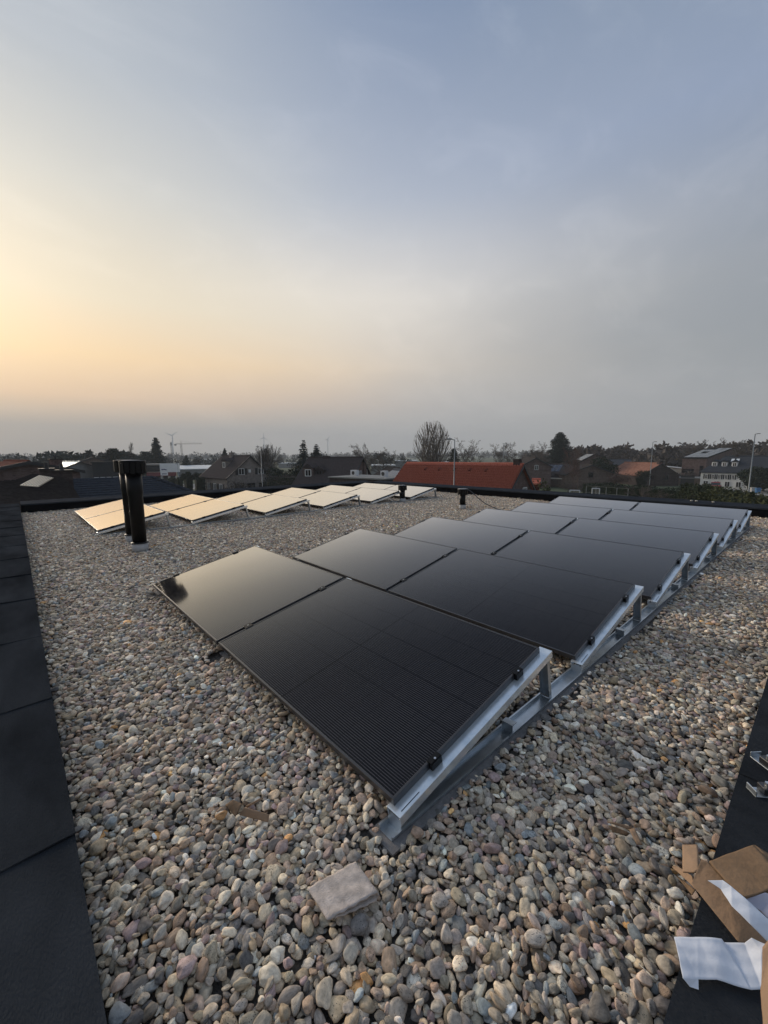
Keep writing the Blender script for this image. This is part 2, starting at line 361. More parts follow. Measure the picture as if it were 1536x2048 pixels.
# ---- pebbles: every stone carries its own colour (attribute "col"), mottled and speckled by noise
def pebble_material():
    m = bpy.data.materials.new('pebble'); m.use_nodes = True; nt = m.node_tree; N = nt.nodes; L = nt.links
    b = N['Principled BSDF']; b.inputs['Roughness'].default_value = 0.72; b.inputs['Specular IOR Level'].default_value = 0.3
    a = N.new('ShaderNodeAttribute'); a.attribute_type = 'INSTANCER'; a.attribute_name = 'col'
    a2 = N.new('ShaderNodeAttribute'); a2.attribute_type = 'INSTANCER'; a2.attribute_name = 'seed'
    t = N.new('ShaderNodeTexCoord'); va = N.new('ShaderNodeVectorMath'); va.operation = 'ADD'
    L.new(t.outputs['Object'], va.inputs[0]); L.new(a2.outputs['Vector'], va.inputs[1])
    n1 = N.new('ShaderNodeTexNoise'); n1.inputs['Scale'].default_value = 1.6; n1.inputs['Detail'].default_value = 5; n1.inputs['Roughness'].default_value = 0.65
    L.new(va.outputs[0], n1.inputs[0])
    r1 = N.new('ShaderNodeMapRange'); r1.inputs[1].default_value = 0.3; r1.inputs[2].default_value = 0.7; r1.inputs[3].default_value = 0.58; r1.inputs[4].default_value = 1.35
    L.new(n1.outputs[0], r1.inputs[0])
    mx = N.new('ShaderNodeMix'); mx.data_type = 'RGBA'; mx.blend_type = 'MULTIPLY'; mx.inputs[0].default_value = 1
    L.new(a.outputs['Color'], mx.inputs[6]); L.new(r1.outputs[0], mx.inputs[7])
    n2 = N.new('ShaderNodeTexNoise'); n2.inputs['Scale'].default_value = 5.5; n2.inputs['Detail'].default_value = 3; L.new(va.outputs[0], n2.inputs[0])
    sx = N.new('ShaderNodeSeparateXYZ'); L.new(a2.outputs['Vector'], sx.inputs[0])
    th = N.new('ShaderNodeMath'); th.operation = 'MULTIPLY_ADD'; L.new(sx.outputs[0], th.inputs[0]); th.inputs[1].default_value = 0.0045; th.inputs[2].default_value = 0.21
    lt = N.new('ShaderNodeMath'); lt.operation = 'LESS_THAN'; L.new(n2.outputs[0], lt.inputs[0]); L.new(th.outputs[0], lt.inputs[1])
    m3 = N.new('ShaderNodeMix'); m3.data_type = 'RGBA'; L.new(lt.outputs[0], m3.inputs[0]); L.new(mx.outputs[2], m3.inputs[6]); m3.inputs[7].default_value = (0.035, 0.03, 0.026, 1)
    L.new(m3.outputs[2], b.inputs['Base Color'])
    bp = N.new('ShaderNodeBump'); bp.inputs['Strength'].default_value = 0.25; bp.inputs['Distance'].default_value = 0.004
    L.new(n2.outputs[0], bp.inputs['Height']); L.new(bp.outputs[0], b.inputs['Normal'])
    MATS['pebble'] = m
pebble_material()

# ------------------------------------------------------------------ the flat roof
X0, X1 = 0.03, 11.75        # inner faces of the parapets
Y0, Y1 = 0.12, 13.75
PH = 0.20                   # parapet top above the gravel
rs = random.Random(4)
def sheet(name, rect, z, parent, mat, nx, ny, seed, amp=0.003, curl=0.0, edge=0.012, slope=None):
    """a bitumen sheet: gently uneven top, small thickness, wavy free edge; rect=(x0,x1,y0,y1)"""
    r = random.Random(seed); x0, x1, y0, y1 = rect; vs = []; fs = []
    ph = [r.uniform(0, 6.28) for _ in range(6)]
    for k in (0, 1):
        for j in range(ny + 1):
            for i in range(nx + 1):
                u, v = i / nx, j / ny; x = x0 + (x1 - x0) * u; y = y0 + (y1 - y0) * v
                dz = amp * (math.sin(x * 7 + ph[0]) * math.sin(y * 5 + ph[1]) + 0.6 * math.sin(x * 19 + ph[2] + y * 13) )
                if slope: dz += slope(x, y)
                if k == 1:
                    vs.append((x, y, z + dz))
                else:
                    vs.append((x, y, z + dz - edge))
    n = (nx + 1) * (ny + 1); idx = lambda i, j: j * (nx + 1) + i
    for j in range(ny):
        for i in range(nx):
            fs.append((n + idx(i, j), n + idx(i+1, j), n + idx(i+1, j+1), n + idx(i, j+1)))
            fs.append((idx(i, j), idx(i, j+1), idx(i+1, j+1), idx(i+1, j)))
    for i in range(nx):
        fs.append((idx(i,0), idx(i+1,0), n+idx(i+1,0), n+idx(i,0))); fs.append((idx(i+1,ny), idx(i,ny), n+idx(i,ny), n+idx(i+1,ny)))
    for j in range(ny):
        fs.append((idx(0,j+1), idx(0,j), n+idx(0,j), n+idx(0,j+1))); fs.append((idx(nx,j), idx(nx,j+1), n+idx(nx,j+1), n+idx(nx,j)))
    return MB().add(vs, fs).build(name, mat, parent)

# the building under the roof
bld = empty('flat_roof_building', (6, 7, GZ))
tag(bld, 'flat-roofed brick building carrying the gravel roof, only its roof edge seen', 'building')
mb = MB().box(X0 - 0.5 - 6, X1 + 0.5 - 6, Y0 - 0.62 - 7, Y1 + 0.5 - 7, 0.0, -GZ - 0.12); mb.build('wall', M['brick_dark'], bld)

par = empty('parapet', (0, 0, 0)); tag(par, 'low parapet capped with black bitumen sheets along the roof\'s sunny side', 'parapet')
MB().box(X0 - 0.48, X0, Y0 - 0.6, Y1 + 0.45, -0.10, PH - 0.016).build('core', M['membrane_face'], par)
ys = [0.50, 1.525, 2.52, 3.48, 4.48, 5.44, 6.41, 7.38, 8.36, 9.34, 10.32, 11.3, 12.28, 13.26]
edges = [-0.48] + ys + [Y1 + 0.44]
for i in range(len(edges) - 1):
    a, b = edges[i], edges[i + 1]
    # each sheet laps 6 cm over the next one beyond it, so a low step shows at the seam
    lap = (lambda a, b: (lambda x, y: 0.0065 * max(0.0, 1 - (y - a) / 0.5) + 0.003 * math.sin(x * 9 + a * 5) * math.exp(-((y - a) / 0.10) ** 2)))(a, b)
    sheet('bitumen_sheet', (X0 - 0.485, X0 + 0.004 + rs.uniform(-0.003, 0.003), a - 0.03, b + 0.02), PH + 0.001, par, M['membrane'], 10, 34, i, 0.0016, slope=lap, edge=0.005)
par = empty('parapet', (0, 0, 0)); tag(par, 'low black bitumen parapet under the torn cardboard box', 'parapet')
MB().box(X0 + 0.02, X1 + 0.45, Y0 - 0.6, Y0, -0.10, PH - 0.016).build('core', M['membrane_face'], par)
xs = [0.02, 0.86, 1.9, 2.9, 3.9, 4.9, 5.9, 6.9, 7.9, 8.9, 9.9, 10.9, X1 + 0.44]
for i in range(len(xs) - 1):
    a, b = xs[i], xs[i + 1]
    lap = (lambda a: (lambda x, y: 0.0045 * max(0.0, 1 - (x - a) / 0.5)))(a)
    sheet('bitumen_sheet', (a - 0.02, b + 0.02, Y0 - 0.605, Y0 + 0.004), PH + 0.004, par, M['membrane'], 30, 12, 40 + i, 0.0016, slope=lap, edge=0.008)
def far_wall(name, label, boxes, cope, seams):
    e = empty(name, (0, 0, 0)); tag(e, label, 'parapet')
    MB().box(*boxes).build('upstand', M['membrane_face'], e, bevel=0.01)
    for c in cope:
        MB().add(*c).build('coping', M['coping_metal'], e)
    return e
# beyond: far parapets, inner face black, metal coping that rises a little to its outer edge
def cope_y(x0, x1):
    return ([(x0, Y1 - 0.02, PH - 0.02), (x1, Y1 - 0.02, PH - 0.02), (x1, Y1 + 0.46, PH + 0.02), (x0, Y1 + 0.46, PH + 0.02),
             (x0, Y1 - 0.02, PH + 0.012), (x1, Y1 - 0.02, PH + 0.012), (x1, Y1 + 0.46, PH + 0.055), (x0, Y1 + 0.46, PH + 0.055)],
            [(0,3,2,1),(4,5,6,7),(0,1,5,4),(1,2,6,5),(2,3,7,6),(3,0,4,7)])
def cope_x(y0, y1):
    return ([(X1 - 0.02, y1, PH - 0.02), (X1 - 0.02, y0, PH - 0.02), (X1 + 0.46, y0, PH + 0.015), (X1 + 0.46, y1, PH + 0.015),
             (X1 - 0.02, y1, PH + 0.012), (X1 - 0.02, y0, PH + 0.012), (X1 + 0.46, y0, PH + 0.05), (X1 + 0.46, y1, PH + 0.05)],
            [(0,3,2,1),(4,5,6,7),(0,1,5,4),(1,2,6,5),(2,3,7,6),(3,0,4,7)])
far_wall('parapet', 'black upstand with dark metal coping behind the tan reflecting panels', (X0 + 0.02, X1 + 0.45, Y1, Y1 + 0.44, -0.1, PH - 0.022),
         [cope_y(X0 + 0.02 + k * 2.0, min(X0 + 0.02 + k * 2.0 + 1.994, X1 - 0.03)) for k in range(6)], None)
far_wall('parapet', 'black upstand with dark coping in front of the red tiled roof', (X1, X1 + 0.44, Y0 - 0.5, Y1 - 0.01, -0.1, PH - 0.022),
         [cope_x(Y0 - 0.5 + k * 2.0, min(Y0 - 0.5 + k * 2.0 + 1.994, Y1 - 0.03)) for k in range(8)], None)
for k, (px, py) in enumerate(((1370, 1006), (1381, 1006.5), (1415, 1009))):
    p = on_z(px, py, PH + 0.05)
    tag(MB().lathe([(0.004, 0), (0.025, 0.006), (0.03, 0.016), (0.02, 0.028), (0.004, 0.03)], 8).build('loose_pebble', M['render_cream'], None, True),
        ['pale pebble lying on the black coping beyond the last dark panel row, first of three', 'pale pebble lying on the black coping, middle of three', 'small pale pebble on the black coping, nearest the roof end of three'][k], 'pebble').location = (X1 + 0.2, p.y, PH + 0.04)

# ------------------------------------------------------------------ gravel
rng = np.random.default_rng(11)
TILE = 2.4; RES = 0.006; NG = int(TILE / RES)
def gravel_tile():
    H = np.full((NG, NG), -0.050); out = []
    n = int(2400 * TILE * TILE)
    sizes = np.exp(rng.normal(math.log(0.0154), 0.30, n)).clip(0.007, 0.031)       # half length
    asp = rng.uniform(0.45, 0.86, n); thk = rng.uniform(0.28, 0.56, n)
    order = np.argsort(-sizes * (1 + rng.normal(0, 0.5, n)))
    for i in order:
        a = sizes[i]; b = a * asp[i]; c = a * thk[i]; best = None
        m = int(a / RES) + 1; g = np.arange(-m, m + 1)
        for _ in range(5):
            ix, iy = rng.integers(0, NG, 2); yaw = rng.uniform(0, math.pi)
            cy, sy = math.cos(yaw), math.sin(yaw)
            gx, gy = np.meshgrid(g, g, indexing='ij')
            u = (gx * cy + gy * sy) * RES / a; v = (-gx * sy + gy * cy) * RES / b
            q = u * u + v * v; inside = q < 0.72
            if not inside.any(): inside = q <= q.min()
            xi = (gx + ix) % NG; yi = (gy + iy) % NG
            h = H[xi, yi]; prof = c * np.sqrt(np.clip(1 - q, 0, 1))
            z = np.quantile((h + prof)[inside], 0.80)
            if best is None or z < best[0]:
                best = (z, ix, iy, yaw, q, inside, xi, yi, h, prof, gx, gy)
        z, ix, iy, yaw, q, inside, xi, yi, h, prof, gx, gy = best
        # lean with the bed below
        hh = h[inside]; X = gx[inside] * RES; Y = gy[inside] * RES
        sxx = (X * X).sum() + 1e-9; syy = (Y * Y).sum() + 1e-9
        tx = float(np.clip((X * (hh - hh.mean())).sum() / sxx, -0.6, 0.6)); ty = float(np.clip((Y * (hh - hh.mean())).sum() / syy, -0.6, 0.6))
        lim = max(tx * 0 + z, -9)
        out.append((ix * RES, iy * RES, z, yaw, tx, ty, a, b, c))
        top = z + prof + tx * gx * RES + ty * gy * RES
        cur = H[xi, yi]; H[xi, yi] = np.where(q < 0.95, np.maximum(cur, top), cur)
    return np.array(out), H
tile, HMAP = gravel_tile()
lvl = np.quantile(HMAP, 0.8); tile[:, 2] -= lvl                  # most stone tops near z = 0
tiles = []
for i in range(-1, 6):
    for j in range(-1, 7):
        t = tile.copy(); t[:, 0] += i * TILE; t[:, 1] += j * TILE; tiles.append(t)
P = np.concatenate(tiles)
P[:, 2] += 0.010 * np.sin(P[:, 0] * 1.1 + 0.5) * np.sin(P[:, 1] * 0.9) + 0.006 * np.sin(P[:, 0] * 2.7 + P[:, 1] * 2.1)
m = P[:, 6] * 0.5
keep = (P[:, 0] > X0 + m) & (P[:, 0] < X1 - m) & (P[:, 1] > Y0 + m) & (P[:, 1] < Y1 - m)
GAPC = 0.037
BLOCKS = [(0.9333, 0.9886, 0.1016), (1.0, 8.722, 0.090)]
PITCHX = 1.6068; TILT = 0.20489
PIPES = [(1.30, 6.90), (1.365, 7.74), (8.56, 8.60), (8.52, 6.36)]
def rail_ys(y0): return [y0 - 0.012, y0 + PL + GAPC / 2, y0 + 2 * PL + GAPC + 0.012]
RAILX = {}
for bx, by, bz in BLOCKS:
    for ry in rail_ys(by):
        x0, x1 = bx - 0.05, bx + 5 * PITCHX + 1.30
        keep &= ~((P[:, 0] > x0 - 0.01) & (P[:, 0] < x1 + 0.01) & (np.abs(P[:, 1] - ry) < 0.047 + P[:, 6] * 0.6))
        # stones thin out on the grey mat right beside the rail
        thin = (P[:, 0] > x0 - 0.06) & (P[:, 0] < x1 + 0.05) & (np.abs(P[:, 1] - ry + 0.015) < 0.105) & (rng.random(len(P)) < 0.12 + 0.5 * np.sin(P[:, 0] * 1.95 + 0.5) ** 4)
        keep &= ~thin
for x, y in PIPES:
    keep &= ((P[:, 0] - x) ** 2 + (P[:, 1] - y) ** 2) > (0.10 + P[:, 6]) ** 2
P = P[keep]
# drop stones the photograph can show nothing of (behind the view on the near corner)
n = len(P)
pal = np.array([lin(156, 150, 143), lin(128, 122, 118), lin(178, 166, 150), lin(140, 121, 108), lin(134, 119, 120), lin(134, 128, 119), lin(92, 91, 92),
                lin(210, 206, 198), lin(190, 146, 102), lin(120, 128, 133), lin(168, 150, 140), lin(146, 133, 116), lin(186, 178, 166)])
wts = np.array([.14, .14, .15, .12, .06, .08, .08, .07, .006, .05, .07, .10, .09])
ci = rng.choice(len(pal), n, p=wts / wts.sum())
colr = pal[ci] * np.exp(rng.normal(0, 0.16, (n, 1))) * (1 + rng.normal(0, 0.012, (n, 3)))
lum = colr @ np.array([0.3, 0.59, 0.11]); colr = lum[:, None] * np.array([1.035, 1.0, 0.935]) + (colr - lum[:, None]) * 0.92
colr = np.clip(colr * np.array([2.0, 1.95, 1.88]) * np.exp(rng.normal(0, 0.27, (n, 1))), 0.03, 2.0)
lum = colr @ np.array([0.3, 0.59, 0.11]); colr *= (np.where(lum > 0.36, 0.36 + (lum - 0.36) * 0.55, lum) / lum)[:, None]      # few stones are really white
seed = rng.uniform(0, 40, (n, 3))
NV = 12
idx = rng.integers(0, NV, n)
# rotation: yaw about z then lean
nrmv = np.stack([-P[:, 4], -P[:, 5], np.ones(n)], 1); nrmv /= np.linalg.norm(nrmv, axis=1)[:, None]
ax = np.stack([np.cos(P[:, 3]), np.sin(P[:, 3]), np.zeros(n)], 1)
ax = ax - nrmv * (ax * nrmv).sum(1)[:, None]; ax /= np.linalg.norm(ax, axis=1)[:, None]
ay = np.cross(nrmv, ax)
# matrix columns ax, ay, n -> XYZ euler
ey = -np.arcsin(np.clip(ax[:, 2], -1, 1)); ex = np.arctan2(ay[:, 2], nrmv[:, 2]); ez = np.arctan2(ax[:, 1], ax[:, 0])
rot = np.stack([ex, ey, ez], 1)
scl = P[:, 6:9] * rng.uniform(1.0, 1.12, (n, 1))
# pebble shapes (unit half axes)
def ico(sub):
    import bmesh
    bm = bmesh.new(); bmesh.ops.create_icosphere(bm, subdivisions=sub, radius=1.0)
    v = np.array([x.co[:] for x in bm.verts]); f = np.array([[q.index for q in p.verts] for p in bm.faces]); bm.free(); return v, f
def pebble_mesh(k, sub=3):
    v, f = ico(sub); r = np.random.default_rng(100 + k)
    pw = r.uniform(0.78, 1.05); v = np.sign(v) * np.abs(v) ** pw
    v /= np.abs(v).max(0)
    for _ in range(8):                                   # worn flat facets
        nn = r.normal(size=3); nn /= np.linalg.norm(nn); d = r.uniform(0.62, 0.92)
        s = v @ nn; over = np.clip(s - d, 0, None); v = v - over[:, None] * nn * r.uniform(0.7, 0.97)
    for _ in range(5):                                   # broad dents and swellings
        kx = r.normal(size=3) * 2.2; v = v * (1 + 0.05 * np.sin(v @ kx + r.uniform(0, 6)) + 0.018 * np.sin(v @ (kx * 2.7) + r.uniform(0, 6)))[:, None]
    v[:, 0] *= 1 + 0.22 * r.uniform(-1, 1) * v[:, 1]; v[:, 1] *= 1 + 0.25 * r.uniform(-1, 1) * v[:, 0]   # egg or wedge
    return np_mesh('pebble', v, f, M['pebble'], True)
SHAPES = [pebble_mesh(k, 3) for k in range(NV)]
gbed = MB().box(X0 - 0.004, X1 + 0.004, Y0 - 0.004, Y1 + 0.004, -0.14, -0.05 - lvl - 0.006).build('gravel_bed', M['gravel_base'])
tag(gbed, 'bed of rounded river gravel covering the flat roof', kind='structure')
# the 300 stones that show largest are objects of their own
C0 = P[:, :3] - np.array([0, 0, CAM_Z]); fw, rt, up = np.array(FW), np.array(RT), np.array(UP)
dz = C0 @ fw; sx = 768 + FPX * (C0 @ rt) / dz; sy = 1024 - FPX * (C0 @ up) / dz
vis = (dz > 0.3) & (sx > 10) & (sx < 1526) & (sy < 2040) & (P[:, 2] > -0.016)
score = np.where(vis, P[:, 6] * P[:, 7] / np.maximum(dz, 0.1) ** 2, -1)
near = np.argsort(-score)[:300]
for i in near:
    o = link('pebble', SHAPES[idx[i]], gbed)
    o.location = P[i, :3]; o.rotation_euler = rot[i]; o.scale = scl[i]
    o['col'] = [float(c) for c in colr[i]]; o['seed'] = [float(c) for c in seed[i]]
rest = np.ones(n, bool); rest[near] = False
# stones outside the frame near the camera need not be there
rest &= (dz > 0.25) & (np.abs(sx - 768) < 768 + 400)
gme = bpy.data.meshes.new('gravel'); K = int(rest.sum())
gme.vertices.add(K); gme.vertices.foreach_set('co', P[rest, :3].astype(np.float32).ravel())
for nm, arr, ty in (('rot', rot, 'FLOAT_VECTOR'), ('scl', scl, 'FLOAT_VECTOR'), ('col', colr, 'FLOAT_VECTOR'), ('seed', seed, 'FLOAT_VECTOR')):
    at_ = gme.attributes.new(nm, ty, 'POINT'); at_.data.foreach_set('vector', arr[rest].astype(np.float32).ravel())
at_ = gme.attributes.new('idx', 'INT', 'POINT'); at_.data.foreach_set('value', idx[rest].astype(np.int32))
gravel = link('gravel', gme, gbed); tag(gravel, kind='stuff')
ng = bpy.data.node_groups.new('gravel_scatter', 'GeometryNodeTree')
ng.interface.new_socket('Geometry', in_out='INPUT', socket_type='NodeSocketGeometry')
ng.interface.new_socket('Geometry', in_out='OUTPUT', socket_type='NodeSocketGeometry')
gi = ng.nodes.new('NodeGroupInput'); go = ng.nodes.new('NodeGroupOutput')
iop = ng.nodes.new('GeometryNodeInstanceOnPoints'); g2i = ng.nodes.new('GeometryNodeGeometryToInstance')
m2p = ng.nodes.new('GeometryNodeMeshToPoints')
for k in range(NV - 1, -1, -1):
    so = bpy.data.objects.new('pebble_shape', SHAPES[k])
    oi = ng.nodes.new('GeometryNodeObjectInfo'); oi.inputs['Object'].default_value = so
    ng.links.new(oi.outputs['Geometry'], g2i.inputs[0])
def nattr(nm, ty):
    a = ng.nodes.new('GeometryNodeInputNamedAttribute'); a.data_type = ty; a.inputs['Name'].default_value = nm; return a.outputs['Attribute']
ng.links.new(gi.outputs[0], m2p.inputs[0]); ng.links.new(m2p.outputs[0], iop.inputs['Points'])
ng.links.new(g2i.outputs[0], iop.inputs['Instance']); iop.inputs['Pick Instance'].default_value = True
ng.links.new(nattr('idx', 'INT'), iop.inputs['Instance Index'])
e2r = ng.nodes.new('FunctionNodeEulerToRotation'); ng.links.new(nattr('rot', 'FLOAT_VECTOR'), e2r.inputs[0])
ng.links.new(e2r.outputs[0], iop.inputs['Rotation']); ng.links.new(nattr('scl', 'FLOAT_VECTOR'), iop.inputs['Scale'])
ng.links.new(iop.outputs[0], go.inputs[0])
gm = gravel.modifiers.new('scatter', 'NODES'); gm.node_group = ng

# ------------------------------------------------------------------ solar panels
FH = 0.032
def panel_parts():
    w = 0.011
    bars = [MB().box(0, PW, 0, w, -FH, 0.0), MB().box(0, PW, PL - w, PL, -FH, 0.0),
            MB().box(0, w, w, PL - w, -FH, 0.0), MB().box(PW - w, PW, w, PL - w, -FH, 0.0)]
    g = MB().box(w, PW - w, w, PL - w, -0.006, -0.0025)
    return [b.mesh('frame_bar', M['black_frame']) for b in bars], g.mesh('glass', M['module_glass'])
BARS, GLASS = panel_parts()
ORD = ['first', 'second', 'third', 'fourth', 'fifth', 'sixth']
prs = random.Random(2)
for bi, (bx, by, bz) in enumerate(BLOCKS):
    for r in range(6):
        for c in range(2):
            o = empty('solar_module', (bx + r * PITCHX, by + c * (PL + GAPC), bz))
            o.rotation_euler = (prs.uniform(-0.002, 0.002), -TILT + prs.uniform(-0.003, 0.003), prs.uniform(-0.001, 0.001))
            if bi == 0:
                lab = f'black solar panel, {ORD[r]} row from the camera, column {"beside the open gravel strip" if c == 0 else "towards the tall pipes"}'
            else:
                lab = f'tan-reflecting far panel, {ORD[r]} row counted from the tall pipes, {"near" if c == 0 else "far"} column'
            tag(o, lab, 'solar panel', 'near field of solar panels' if bi == 0 else 'far field of solar panels')
            for b in BARS:
                q = link('frame_bar', b, o); mo = q.modifiers.new('b', 'BEVEL'); mo.width = 0.0015; mo.segments = 1
            link('glass', GLASS, o)
# mounting rails: channel on the gravel, sloping beams, rear legs, clamps
ct, st = math.cos(TILT), math.sin(TILT)
def channel(x0, x1, hw, h, t, lipped=True):
    """open U channel along x"""
    mb = MB()
    mb.box(x0, x1, -hw, hw, 0, t)
    mb.box(x0, x1, -hw, -hw + t, t, h); mb.box(x0, x1, hw - t, hw, t, h)
    if lipped:
        mb.box(x0, x1, -hw - 0.006, -hw, h - t, h); mb.box(x0, x1, hw, hw + 0.006, h - t, h)
    return mb
LEN = 5 * PITCHX + 1.30
def rail_thing(bi, k, y, bx, bz):
    o = empty('mounting_rail', (bx - 0.05, y, -0.006))
    where = [['in front along the open gravel strip', 'under the joint between the two columns', 'on the side towards the pipes'],
             ['facing the near field', 'under the joint between the two columns', 'beside the back parapet']][bi][k]
    tag(o, f'galvanised support rail of the {"near" if bi == 0 else "far"} panel field {where}', 'mounting rail', 'galvanised support rails')
    channel(0.0 if k == 0 else 0.12, LEN, 0.034, 0.020, 0.002).build('base_channel', M['galv_dull'], o)
    MB().box(-0.03 if k == 0 else 0.08, LEN + 0.22, -0.070, 0.060, -0.012, -0.002).build('felt_strip', M['mat_strip'], o)
    zoff = 0.006                                       # thing origin is 3 cm below the gravel top
    for r in range(6):
        xb = 0.05 + r * PITCHX
        # beam: its top carries the panel frame
        zt0 = bz - FH / ct + zoff
        b = MB(); hw = 0.036; t = 0.0025; hb = 0.042
        def slab(y0, y1, d0, d1, s0=(-0.012 if k == 0 else 0.03), s1=PW + 0.055):
            pts = []
            for s in (s0, s1):
                for d in (d0, d1):
                    pts.append((xb + s * ct + d * st, s * st - d * ct + zt0))
            (xa, za), (xc, zc), (xd, zd), (xe, ze) = pts
            b.add([(xa,y0,za),(xd,y0,zd),(xe,y0,ze),(xc,y0,zc),(xa,y1,za),(xd,y1,zd),(xe,y1,ze),(xc,y1,zc)],
                  [(0,3,2,1),(4,5,6,7),(0,1,5,4),(1,2,6,5),(2,3,7,6),(3,0,4,7)])
        slab(-hw, hw, 0.001, 0.001 + t); slab(-hw, -hw + t, 0.001 + t, hb); slab(hw - t, hw, 0.001 + t, hb)
        b.build('sloping_beam', M['galvanised'], o, bevel=0.001)
        # pressed slot near the low end of the beam's top
        U_ = Vector((ct, 0, st)); N_ = Vector((-st, 0, ct))
        MB().obox(Vector((xb, -0.022, zt0)) + U_ * 0.06 - N_ * 0.0002, U_, (0, 1, 0), N_, 0.05, 0.0013, 0.0004).build('slot', M['black_plastic'], o)
        xh = xb + (PW + 0.05) * ct; zh = zt0 + (PW + 0.05) * st
        leg = MB(); top = Vector((xh - 0.012, 0, zh - 0.012)); bot = Vector((xh + 0.052, 0, 0.004))
        d = (bot - top); Ld = d.length; d.normalize(); n2 = Vector((0, 1, 0)).cross(d).normalized()
        c0 = (top + bot) / 2
        leg.obox(c0, d, (0, 1, 0), n2, Ld / 2, 0.027, 0.0012)
        leg.obox(c0 + Vector((0, 0.026, 0)) + n2 * 0.014, d, (0, 1, 0), n2, Ld / 2, 0.0012, 0.0128)
        leg.obox(c0 - Vector((0, 0.026, 0)) + n2 * 0.014, d, (0, 1, 0), n2, Ld / 2, 0.0012, 0.0128)
        lg = leg.build('rear_leg', M['galv_dull'], o)
        MB().tube((bot.x - 0.03, -0.025, 0.03), (bot.x - 0.03, 0.025, 0.03), 0.006, n=8).build('bolt', M['steel_bolt'], lg)
        xf = xb if k == 0 else xb + 0.06
        ft = MB(); ft.box(xf - 0.004, xf - 0.002, -0.034, 0.034, 0.002, max(0.012, zt0 - 0.02)); ft.build('front_foot', M['galv_dull'], o)
        # ballast bracket in the channel
        MB().box(xb + 0.78, xb + 0.783, -0.03, 0.03, 0.002, 0.05).box(xb + 0.783, xb + 0.82, -0.03, 0.03, 0.047, 0.05).build('bracket', M['galv_dull'], o)
        # clamps: black blocks with a steel bolt head
        for s in (0.24, 0.90):
            cx = xb + s * ct; cz = zt0 + s * st
            U = Vector((ct, 0, st)); Nn = Vector((-st, 0, ct)); V = Vector((0, 1, 0))
            for sd in ((-1,) if k == 0 else (1,) if k == 2 else (0,)):
                yo = {-1: -0.006, 1: 0.006, 0: 0.0}[sd]
                cm = MB()
                if sd == 0:
                    cm.obox(Vector((cx, 0, cz)) + Nn * (FH + 0.003), U, V, Nn, 0.028, 0.026, 0.0025)
                    cm.obox(Vector((cx, 0, cz)) + Nn * (FH / 2), U, V, Nn, 0.028, 0.010, FH / 2)
                    bp_ = Vector((cx, 0, cz)) + Nn * (FH + 0.006)
                else:
                    cm.obox(Vector((cx, -sd * 0.002, cz)) + Nn * (FH / 2 + 0.001), U, V, Nn, 0.030, 0.009, FH / 2)
                    cm.obox(Vector((cx, -sd * 0.009, cz)) + Nn * (FH + 0.0025), U, V, Nn, 0.030, 0.013, 0.0015)
                    bp_ = Vector((cx, -sd * 0.002, cz)) + Nn * (FH + 0.004)
                ob = cm.build('clamp', M['black_plastic'], o)
                MB().tube(bp_, bp_ + Nn * 0.003, 0.005, n=8).build('bolt', M['steel_bolt'], ob)
for bi, (bx, by, bz) in enumerate(BLOCKS):
    for k, y in enumerate(rail_ys(by)):
        rail_thing(bi, k, y, bx, bz)

# ------------------------------------------------------------------ vents
def tall_pipe(x, y, h, r, label, base_mat='pipe_collar', capr=0.172, caph=0.18, group='black roof vents', small=False):
    o = empty('vent_pipe', (x, y, -0.04)); tag(o, label, 'vent pipe', group)
    MB().lathe([(r * 1.16, 0.0), (r * 1.16, 0.14), (r * 1.05, 0.145)], 36).build('base_ring', M[base_mat], o, True)
    MB().lathe([(r * 1.26, 0.143), (r * 1.28, 0.150), (r * 1.05, 0.165)], 36).build('flange', M['black_plastic'], o, True)
    mb = MB().lathe([(r, 0.14), (r, h * 0.62), (r * 1.10, h * 0.66), (r * 1.10, h - caph + 0.01)] if not small else [(r, 0.14), (r, h - caph + 0.01)], 36)
    mb.build('pipe', M['black_plastic'], o, True)
    z1, z0 = h, h - caph
    cap = MB().lathe([(r * 0.9, z0 + 0.05), (capr * 0.86, z0 + 0.06), (capr * 0.86, z1 - 0.03), (capr, z1 - 0.03), (capr, z1 - 0.012), (capr * 0.98, z1)], 40).build('cap', M['black_plastic'], o, False)
    MB().lathe([(capr * 0.97, z1 + 0.001), (capr * 0.5, z1 + 0.006), (0.01, z1 + 0.007)], 40).build('lid', M['cap_grey'], cap, True)
    nf = 14
    for i in range(nf):
        t = 2 * math.pi * i / nf; U = Vector((math.cos(t), math.sin(t), 0)); V = Vector((-math.sin(t), math.cos(t), 0))
        drop = 0.0 if i % 2 else 0.012
        MB().obox(U * (capr * 0.95) + Vector((0, 0, (z0 + z1 - 0.03) / 2 - drop)), U, V, (0, 0, 1), 0.006, capr * 0.19, (z1 - 0.03 - z0) / 2).build('fin', M['black_plastic'], cap)
    return o
tall_pipe(*PIPES[0], 1.37, 0.095, 'tall black flue pipe with crown cap, in front of its twin')
tall_pipe(*PIPES[1], 1.37, 0.095, 'tall black flue pipe partly hidden behind its twin')
tall_pipe(*PIPES[2], 0.53, 0.075, 'short black roof vent standing beside the last tan panel', capr=0.13, caph=0.14, small=True)
tall_pipe(*PIPES[3], 0.55, 0.075, 'short black roof vent with a cable, alone on open gravel', capr=0.135, caph=0.14, small=True)
